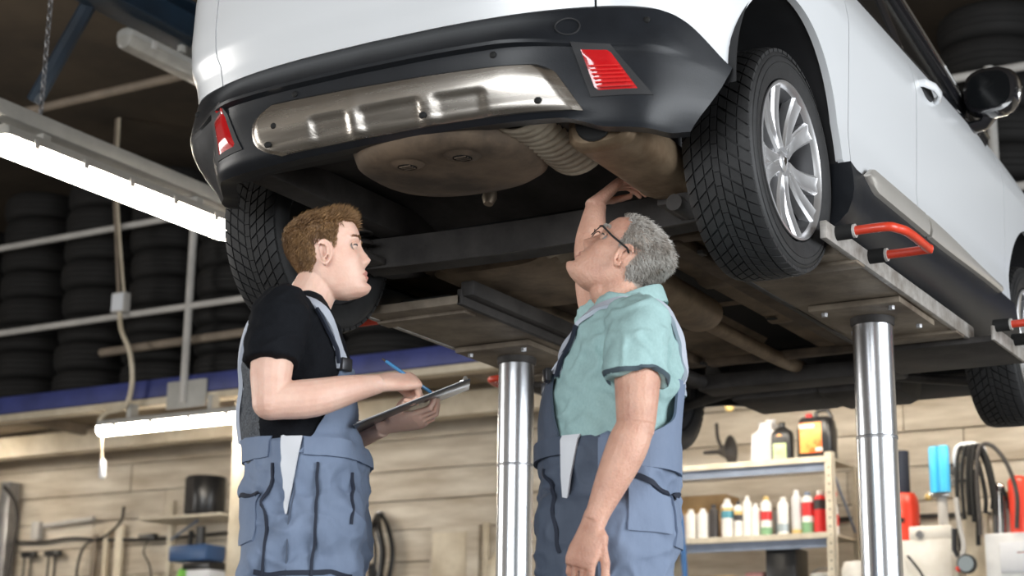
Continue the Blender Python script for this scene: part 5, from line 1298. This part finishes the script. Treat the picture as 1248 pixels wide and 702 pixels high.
# --- oil canisters
def canister(name, label, cx, y, w_, d, h, lab, spout, z0=2.077):
    t = thing(name, label, 'canister', (cx, y, z0))
    rows = []
    for z, kx, sx in ((0, .94, 0), (.01, 1, 0), (h*.62, 1, 0), (h*.74, .93, 0), (h*.82, .66 if w_ < .15 else .9, -.0), (h*.88, .40 if w_ < .15 else .78, 0)):
        rows.append([(cx+sx+w_/2*kx*math.copysign(abs(math.cos(a))**.4, math.cos(a)), y+d/2*kx*math.copysign(abs(math.sin(a))**.4, math.sin(a)), z0+z) for a in lin(0, 2*PI, 28)[:-1]])
    b = MB().grid(rows, close_u=True, cap=True).build('body', M['oilblack'], t, 50)
    l0, l1, lz0, lz1, lm = lab
    MB().box((cx+(l0+l1)/2*w_, y-d/2-.0005, z0+(lz0+lz1)/2*h), ((l1-l0)*w_, .003, (lz1-lz0)*h), bev=.001).build('label', lm, b)
    MB().lathe([(.020, 0), (.022, .004), (.022, .030), (.018, .035), (0, .035)], c=(cx+spout*w_, y, z0+h*.87), n=16).build('cap', M['canred'] if w_ > .15 else M['oilblack'], t)
    if w_ > .15: MB().tube(spline([(cx-.02*w_, y, z0+h*.86), (cx+.02*w_, y, z0+h*1.02), (cx+.30*w_, y, z0+h*1.04), (cx+.42*w_, y, z0+h*.86)], 5), [(.014, .012)]*16, 10).build('handle', M['oilblack'], t)
    else: MB().tube([(cx+.0, y, z0+h*.84), (cx+.0, y, z0+h*.90)], .02, 12).build('neck', M['oilblack'], t)
    return t
t = canister('oil_canister', 'large black oil canister with orange label on the top shelf', -1.31, 6.0, .235, .15, .30, (-.38, .24, .12, .76, M['orange']), -.22)
MB().box((-1.35, 5.9225, 2.077+.205), (.10, .003, .025), bev=.001).build('label_stripe', M['canwhite'], t)
MB().box((-1.272, 5.9225, 2.077+.055), (.045, .003, .022), bev=.001).build('label_patch', M['canwhite'], t)
t = canister('oil_bottle', 'black oil bottle with pale green label on the top shelf', -1.535, 5.98, .135, .09, .25, (-.36, .30, .05, .45, M['palegreen']), 0)
MB().lathe([(0, 0), (.018, .0), (.018, .002)], c=(-1.54, 5.9355, 2.077+.155), axis='Y', n=14).build('emblem', M['orange'], t)
rows = [[(-1.66+dx*k, 6.10+dy, z) for dx, dy in ((-.10, -.10), (.10, -.10), (.10, .10), (-.10, .10))] for z, k in ((2.077, 1.05), (2.24, .95), (2.27, .9), (2.30, .45), (2.345, .4))]
jerry = thing('jerrycan', 'pale grey plastic jerrycan behind the black oil bottle', 'canister', (-1.66, 6.1, 2.077))
MB().grid(rows, close_u=True, cap=True).build('body', M['greyplastic'], jerry, 30)
MB().lathe([(.03, .0), (.032, .03), (0, .032)], c=(-1.66, 6.1, 2.345), n=14).build('cap', M['greyplastic'], jerry)
fn = thing('funnel', 'dark metal funnel lying on the left end of the top shelf', 'funnel', (-1.98, 6.05, 2.08))
MB().lathe([(.012, 0), (.016, .10), (.05, .16), (.10, .19), (.102, .195), (.096, .19), (.045, .155), (.010, .10)], c=(-2.10, 6.02, 2.18), axis='X', n=20).build('cone', M['under2'], fn)
tag(MB().tube(spline([(-1.80, 6.15, 2.09), (-1.92, 6.18, 2.10), (-2.02, 6.22, 2.18), (-2.1, 6.26, 2.30), (-2.13, 6.30, 2.42)], 6), [(.014, .010)]*25, 8).build('curved_lever', M['under2']), 'dark curved lever leaning on the wall above the top shelf', 'lever')
tag(MB().sphere((-1.885, 5.955, 2.455), (.030, .028, .030), 12, 8).tube([(-1.885, 5.975, 2.455), (-1.885, 5.985, 2.57)], .008, 6).build('yellow_knob', mat('warm_yellow_plastic', (.85, .60, .22), .4)), 'small yellow knob hanging under the cream beam above the shelf', 'knob')
tag(MB().box((-2.02, 6.05, 1.26), (.30, .26, .22), bev=.006).build('cardboard_box', M['card']), 'brown cardboard box below the row of spray cans', 'box')
tag(MB().box((-1.74, 6.06, 1.25), (.13, .20, .28), bev=.01).build('red_carton', mat('faded_red_carton', (.52, .26, .24), .7, var=.3)), 'faded red carton under the lower shelf board', 'box')
tag(MB().box((-1.55, 6.04, 1.32), (.20, .22, .42), bev=.008).build('black_case', M['oilblack']), 'black upright case under the lower shelf board', 'case')
for x, w_, h in ((-1.28, .15, .36), ):
    t = thing('white_pail', 'dirty white pail beside the shelf post on the lowest visible board', 'bucket', (-1.29, 6.0, 1.03))
    MB().lathe([(0, 0), (.075, 0), (.088, .32), (.092, .33), (.085, .335), (.07, .10), (0, .02)], c=(-1.29, 6.0, 1.03), n=22).build('tub', M['canwhite'], t)
    MB().tube([(-1.29+.09*math.cos(a), 6.0-.02, 1.33+.07*math.sin(a)) for a in lin(0, PI, 12)], .004, 6).build('bail', M['greyfoot'], t)
tag(MB().tube([(-2.235, 5.70, 2.02), (-2.14, 5.74, 1.74)], .014, 8).tube([(-2.14, 5.74, 1.74), (-2.10, 5.75, 1.0), (-2.10, 5.75, .0)], .020, 8).build('blue_handle_tool', mat('blue_tool_handle', (.04, .13, .32), .4)), 'blue long-handled tool leaning on the front of the shelf', 'tool')
# ================================================================ MACHINES AT THE RIGHT
M['machine'] = mat('off_white_machine', (.85, .83, .78), .4, col2=(.72, .68, .60), scale=5)
M['machinegrey'] = mat('pale_grey_machine', (.75, .76, .77), .4, var=.12)
M['blueplastic'] = mat('sky_blue_plastic', (.05, .45, .80), .35)
M['redplastic'] = mat('bright_red_plastic', (.80, .06, .03), .35, coat=.2)
def cabinet(name, label, x0, x1, y0, y1, z1, m, panel=None):
    t = thing(name, label, 'machine', ((x0+x1)/2, (y0+y1)/2, 0))
    MB().box(((x0+x1)/2, (y0+y1)/2, z1/2+.03), (x1-x0, y1-y0, z1-.06), bev=.012).build('housing', m, t)
    for x in (x0+.05, x1-.05):
        for y in (y0+.05, y1-.05): MB().lathe([(0, 0), (.03, 0), (.03, .06), (0, .06)], c=(x, y, 0), n=14).build('foot', M['black'], t)
    if panel: MB().box(((x0+x1)/2+panel[0], y0-.003, panel[1]), (panel[2], .006, panel[3]), bev=.002).build('front_panel', M['lining'], t)
    return t
c1 = cabinet('service_machine', 'white service machine behind the right lift column', -.86, -.40, 5.70, 6.15, 1.515, M['machine'])
MB().box((-.53, 5.80, 1.555), (.25, .18, .08), bev=.008).build('top_box', M['machine'], c1)
MB().lathe([(0, 0), (.022, 0), (.022, -.02), (0, -.02)], c=(-.585, 5.71, 1.545), axis='Y', n=14).build('knob', M['greyfoot'], c1)
MB().tube(spline([(-.66, 5.69, 1.42), (-.62, 5.66, 1.38), (-.57, 5.67, 1.30), (-.56, 5.69, 1.2)], 5), .008, 6).build('cable', M['black'], c1)
c2 = cabinet('grey_machine', 'pale grey machine at the right edge with white notice', -.205, .45, 5.68, 6.15, 1.53, M['machinegrey'], (-.06, 1.39, .36, .17))
MB().box((.03, 5.676, 1.415), (.10, .004, .006)).build('notice_line', M['canred'], c2)
c3 = thing('hose_stand', 'cream narrow post with a hook carrying black hoses', 'stand', (-.27, 5.78, 0))
MB().box((-.275, 5.80, .83), (.125, .10, 1.66), bev=.008).build('post', M['cream'], c3)
MB().box((-.270, 5.80, .015), (.115, .30, .03), bev=.004).build('base', M['cream'], c3)
MB().tube(spline([(-.355, 5.76, 1.92), (-.37, 5.76, 2.00), (-.345, 5.76, 2.055), (-.28, 5.76, 2.065), (-.215, 5.76, 2.045), (-.20, 5.76, 2.01)], 5), .018, 8).tube([(-.29, 5.80, 1.65), (-.29, 5.80, 2.06)], .014, 8).build('hook', M['lining'], c3)
for i, (x0, w_, m_, zb) in enumerate(((-.335, .045, 'black', 1.44), (-.30, .055, 'black', 1.62), (-.265, .06, 'black', 1.64), (-.235, .055, 'black', 1.60), (-.20, .10, 'under2', 1.52))):
    y = 5.72-.014*i
    pts = spline([(x0-.02, y, zb), (x0-.022, y, 1.85), (x0, y, 2.02), (x0+w_*.7, y, 2.035), (x0+w_*1.5, y, 1.93), (x0+w_*2.0, y, 1.75), (x0+w_*1.9, y, zb+.03)], 6)
    tag(MB().tube(pts, .013, 8).build('hose', M[m_]), ['leftmost black hose reaching lowest from the white hook', 'second black hose from the left on the white hook', 'middle black hose looped over the white hook', 'fourth black hose on the white hook', 'wide dark grey hose loop at the right of the white hook'][i], 'hose', 'hoses on the white hook')
gg = thing('pressure_gauge', 'round pressure gauge hanging on a hose in front of the cream post', 'gauge', (-.31, 5.62, 1.35))
MB().tube(spline([(-.345, 5.64, 1.74), (-.335, 5.64, 1.6), (-.315, 5.64, 1.47), (-.325, 5.63, 1.40)], 6), .014, 8).build('hose', M['whitepipe'], gg)
MB().lathe([(0, -.02), (.05, -.02), (.056, -.012), (.056, .02), (0, .02)], c=(-.295, 5.62, 1.355), axis='Y', n=22).build('housing', M['oilblack'], gg)
MB().lathe([(0, -.0215), (.045, -.0215)], c=(-.295, 5.62, 1.355), axis='Y', n=22).build('dial', M['cangrey'], gg)
MB().sphere((-.335, 5.62, 1.33), (.028, .022, .022), 10, 8).build('valve', M['redplastic'], gg)
MB().tube([(-.36, 5.63, 1.56), (-.365, 5.63, 1.44), (-.345, 5.63, 1.40)], .016, 8).build('grip', M['oilblack'], gg)
wr_ = thing('steel_spanner', 'bright steel lever tool standing on the pale grey machine', 'tool', (-.13, 5.75, 1.53))
MB().tube([(-.155, 5.76, 1.53), (-.15, 5.76, 1.78)], [(.022, .012)]*2, 8).tube([(-.115, 5.76, 1.53), (-.11, 5.76, 1.78)], [(.018, .010)]*2, 8).sphere((-.13, 5.76, 1.80), (.04, .02, .03), 10, 8).build('handles', M['chrome'], wr_)
MB().tube(spline([(-.10, 5.75, 1.80), (-.07, 5.74, 1.70), (-.05, 5.74, 1.60), (-.02, 5.74, 1.55)], 5), .009, 6).build('lead', M['black'], wr_)
def bottle_jack(name, label, x, y, z0, r_, h, m, top=None):
    t = thing(name, label, 'cylinder', (x, y, z0))
    MB().lathe([(0, 0), (r_, 0), (r_, h*.9), (r_*.85, h*.96), (r_*.5, h), (0, h)], c=(x, y, z0), n=20).build('body', m, t)
    MB().tube([(x-r_*.95, y-r_*.3, z0+h*.45), (x-r_*1.02, y-r_*.3, z0+h*.48)], .010, 8).build('bolt', M['black'], t)
    return t
t = thing('red_cylinder', 'red cylinder with black tube rising from it on the white service machine', 'cylinder', (-.745, 5.98, 1.517))
MB().lathe([(0, 1.517), (.075, 1.517), (.075, 1.75), (.068, 1.80), (.05, 1.83), (0, 1.83)], c=(-.745, 5.98, 0), n=22).build('body', M['redplastic'], t)
MB().lathe([(.045, 1.80), (.045, 2.09), (0, 2.095)], c=(-.765, 5.98, 0), n=18).build('tube', M['shelfgrey'] if False else M['navy'], t)
MB().tube([(-.755, 5.900, 1.66), (-.755, 5.910, 1.66)], .018, 10).build('valve', M['black'], t)
t = thing('blue_twin_pump', 'sky blue twin cylinder pump on a grey stem above the white machine', 'pump', (-.46, 5.72, 1.6))
for x in (-.495, -.435): MB().lathe([(0, 0), (.034, 0), (.034, .265), (.028, .28), (0, .28)], c=(x, 5.74+.02*(x < -.46), 1.785), n=18).build('barrel', M['blueplastic'], t)
MB().box((-.465, 5.74, 1.775), (.13, .07, .03), bev=.006).build('clamp', M['chrome'], t)
MB().tube([(-.455, 5.75, 1.60), (-.46, 5.75, 1.77)], .030, 14).build('stem', M['whitepipe'], t)
MB().sphere((-.53, 5.72, 1.765), .022, 10, 8).build('knob', M['cangold'], t)
t = bottle_jack('red_bottle', 'red round-topped cylinder at the right edge on the pale grey machine', -.010, 5.76, 1.53, .062, .33, M['redplastic'])
t = bottle_jack('brass_cylinder', 'slim off-white cylinder with brass cap left of the red one', -.085, 5.80, 1.53, .026, .24, M['whitepipe'])
MB().lathe([(.028, .20), (.032, .21), (.032, .25), (0, .255)], c=(-.085, 5.80, 1.53), n=14).build('cap', M['cangold'], t)
pg = thing('wall_gauge', 'small dark regulator gauge on the plank wall left of the blue pump', 'gauge', (-.62, 6.7, 1.9))
MB().lathe([(0, 0), (.035, 0), (.035, .05), (0, .05)], c=(-.66, 6.70, 2.0), axis='Y', n=16).build('dial', M['chrome'], pg)
MB().box((-.66, 6.74, 2.06), (.05, .06, .10), bev=.006).tube([(-.80, 6.74, 2.0), (-.55, 6.74, 2.0)], .012, 8).build('regulator', M['oilblack'], pg)
tag(MB().tube([(-1.6, 6.75, 1.80), (2.2, 6.75, 1.74)], .014, 6).build('air_line', M['under2']), 'thin dark air line along the plank wall behind the machines', 'pipe')
t = thing('white_drum', 'white plastic drum between the shelf and the right lift column', 'drum', (-.98, 5.9, 0))
MB().lathe([(0, 0), (.13, 0), (.135, .02), (.135, 1.38), (.12, 1.42), (0, 1.43)], c=(-1.02, 5.95, 0), n=24).build('body', M['canwhite'], t)
for k in range(3): MB().lathe([(.135, .4*k+.3), (.142, .4*k+.31), (.135, .4*k+.32)], c=(-1.02, 5.95, 0), n=24).build('hoop', M['canwhite'], t)
MB().tube([(-1.05, 6.3, 1.2), (-1.05, 6.3, 2.0)], [(.03, .02)]*2, 8).build('wooden_stake', M['cream'])
tag(bpy.data.objects['wooden_stake'], 'cream wooden stake standing behind the white drum', 'stake')
# ================================================================ LEFT WALL CLUTTER
def onwall(name, label, cat, mb, m, **k): return tag(mb.build(name, m), label, cat, **k)
t = thing('black_drum', 'black ribbed drum on the small wall shelf at left', 'drum', (-6.72, 6.3, 2.03))
MB().lathe([(0, 0), (.155, 0), (.16, .008), (.16, .30), (.155, .308), (0, .308)], c=(-6.63, 6.40, 2.045), n=26).build('body', M['oilblack'], t)
for k in range(6): a = PI*1.1+k*.25; MB().box((-6.63+.161*math.cos(a), 6.40+.161*math.sin(a), 2.20), (.008, .02, .28), rz=a).build('rib', M['under2'], t)
ws = thing('wall_shelf', 'small cream wall shelf with perforated upright at left', 'shelf', (-6.9, 6.55, 1.6))
MB().box((-6.76, 6.45, 2.030), (.86, .40, .022), bev=.003).build('board', M['shelfcream'], ws)
MB().box((-7.16, 6.62, 1.12), (.05, .05, 2.2), bev=.003).build('upright', M['shelfcream'], ws)
MB().box((-7.20, 6.66, 1.12), (.04, .03, 2.2), bev=.003).build('upright', M['greyfoot'], ws)
MB().tube([(-7.14, 6.6, 1.9), (-6.7, 6.4, 2.01)], .012, 6).build('bracket', M['shelfgrey'], ws)
t = thing('blue_toolbox', 'blue plastic toolbox below the black drum', 'toolbox', (-6.72, 6.4, 1.6))
MB().box((-6.70, 6.42, 1.745), (.40, .24, .13), bev=.02).build('case', mat('deep_blue_plastic', (.035, .09, .22), .4), t)
MB().box((-6.62, 6.42, 1.645), (.28, .20, .06), bev=.01).build('base', M['oilblack'], t)
MB().tube([(-6.76, 6.4, 1.80), (-6.755, 6.4, 1.93)], .022, 8).tube([(-6.66, 6.4, 1.80), (-6.66, 6.4, 1.96)], .040, 10).build('handle', M['oilblack'], t)
onwall('green_bottle', 'bright green bottle top below the blue toolbox', 'bottle', MB().lathe([(0, 0), (.06, 0), (.06, .30), (.05, .36), (.02, .38), (.0, .38)], c=(-6.82, 6.42, 1.26), n=16), mat('bright_green_plastic', (.22, .62, .08), .4))
onwall('white_carton', 'white carton below the blue toolbox', 'box', MB().box((-6.60, 6.42, 1.45), (.24, .2, .32), bev=.008), M['lining'])
t = thing('lower_wall_shelf', 'cream lower wall shelf carrying bottle and carton at left', 'shelf', (-6.76, 6.45, 1.2))
MB().box((-6.76, 6.45, 1.245), (.86, .40, .022), bev=.003).build('board', M['shelfcream'], t)
MB().box((-7.12, 6.55, 1.20), (.03, .2, .07), bev=.003).build('bracket', M['shelfgrey'], t)
t = thing('socket_strip', 'black power socket strip on the plank wall at left', 'socket', (-7.55, 6.72, 1.95))
MB().box((-7.50, 6.72, 1.945), (.18, .06, .06), bev=.01).build('housing', M['oilblack'], t)
MB().tube(spline([(-7.50, 6.72, 1.92), (-7.54, 6.72, 1.82), (-7.46, 6.72, 1.70), (-7.42, 6.72, 1.5)], 6), .007, 6).build('cable', M['under2'], t)
onwall('wall_cable', 'dark cable running along the plank wall at lower left', 'cable', MB().tube(spline([(-6.3, 6.74, 1.96), (-6.9, 6.74, 1.94), (-7.4, 6.74, 1.93), (-8.0, 6.74, 1.95), (-8.4, 6.74, 1.98), (-8.8, 6.74, 1.96), (-9.1, 6.74, 1.98)], 6), .014, 6), M['under2'])
onwall('hanging_cable', 'dark cable sagging down the wall from the horizontal cable at left', 'cable', MB().tube(spline([(-7.80, 6.72, 2.22), (-7.82, 6.72, 2.10), (-7.98, 6.72, 1.98), (-8.2, 6.72, 1.92), (-8.28, 6.72, 1.75), (-8.28, 6.72, 1.5)], 6), .012, 6), M['under2'])
onwall('wall_tube', 'pale unlit tube fixed on the plank wall at the far left end', 'lamp', MB().tube([(-8.72, 6.72, 2.10), (-8.13, 6.72, 2.135)], .022, 10).box((-8.80, 6.72, 2.06), (.09, .06, .16), bev=.006), M['whitepipe'])
for i, (x, w_) in enumerate(((-8.87, .16), (-8.58, .18))):
    t = thing('wall_hook', ['dark wall hook with tools at the far left edge', 'dark wall hook with two hanging rods at left'][i], 'hook', (x, 6.7, 1.8))
    MB().box((x, 6.72, 1.855), (w_, .05, .05), bev=.008).build('bar', M['oilblack'], t)
    for dx in (-.03, .05): MB().tube([(x+dx, 6.70, 1.85), (x+dx+.005, 6.69, 1.45)], .011, 6).build('rod', M['under2'], t)
for i, x in enumerate((-8.12, -7.99, -7.84)):
    onwall('wooden_batten', ['dark-edged batten left of the cable drop on the wall', 'middle upright batten on the lower left wall', 'widest cream upright batten on the lower left wall'][i], 'batten', MB().box((x, 6.74, 1.05), (.05+.035*(i == 2), .03, 1.9+.06*i), bev=.003), M['brownpipe'] if i == 0 else M['cream'])
onwall('wall_post', 'dark steel wall post at the far left edge', 'post', MB().box((-9.13, 6.68, 1.25), (.12, .12, 2.5), bev=.006), M['greyfoot'])
onwall('post_cable', 'black cable hanging in an arc beside the far left wall post', 'cable', MB().tube(spline([(-9.12, 6.6, 2.45), (-8.98, 6.6, 2.32), (-8.92, 6.6, 2.15), (-8.95, 6.6, 1.9), (-9.0, 6.6, 1.5)], 6), .018, 6), M['under2'])
# bundle of black cables behind the younger person
t = thing('cable_bundle', 'bundle of black cables hanging on the wall behind the person with clipboard', 'cable', (-5.1, 6.7, 1.3))
for k in range(9):
    a = random.uniform(-.06, .10); b = random.uniform(.02, .10)
    MB().tube(spline([(-5.16+a*.3, 6.72, 2.02), (-5.12+a, 6.69-.01*k, 1.90), (-5.10+a+b*.4, 6.69-.01*k, 1.70), (-5.12+a, 6.69-.01*k, 1.50-.02*k), (-5.16+a*.5, 6.70-.01*k, 1.62)], 6), .013, 6).build('cable', M['oilblack'], t)
MB().lathe([(0, 0), (.014, 0), (.014, -.07), (0, -.07)], c=(-5.16, 6.78, 2.03), axis='Y', n=10).build('peg', M['greyfoot'], t)
t = thing('wall_cabinet', 'flat cream wall cabinet on the planks between the two people', 'cabinet', (-4.47, 6.75, 1.3))
MB().box((-4.47, 6.755, 1.55), (.42, .05, .68), bev=.005).build('case', M['plank'], t)
MB().box((-4.51, 6.727, 1.55), (.30, .012, .60), bev=.004).build('door', M['cream'], t)
MB().box((-4.20, 6.75, 1.55), (.05, .03, .72), bev=.004).build('side_batten', M['cream'], t)
t = thing('air_bottle', 'cream-white gas bottle standing by the left lift column', 'bottle', (-3.5, 6.3, 0))
MB().lathe([(0, 0), (.11, 0), (.115, .02), (.115, 1.45), (.10, 1.56), (.05, 1.64), (.03, 1.66), (.03, 1.72), (0, 1.72)], c=(-3.82, 6.35, 0), n=22).build('body', M['cream'], t)
MB().lathe([(.03, 1.72), (.045, 1.73), (.045, 1.78), (0, 1.79)], c=(-3.82, 6.35, 0), n=14).build('valve', M['greyfoot'], t)
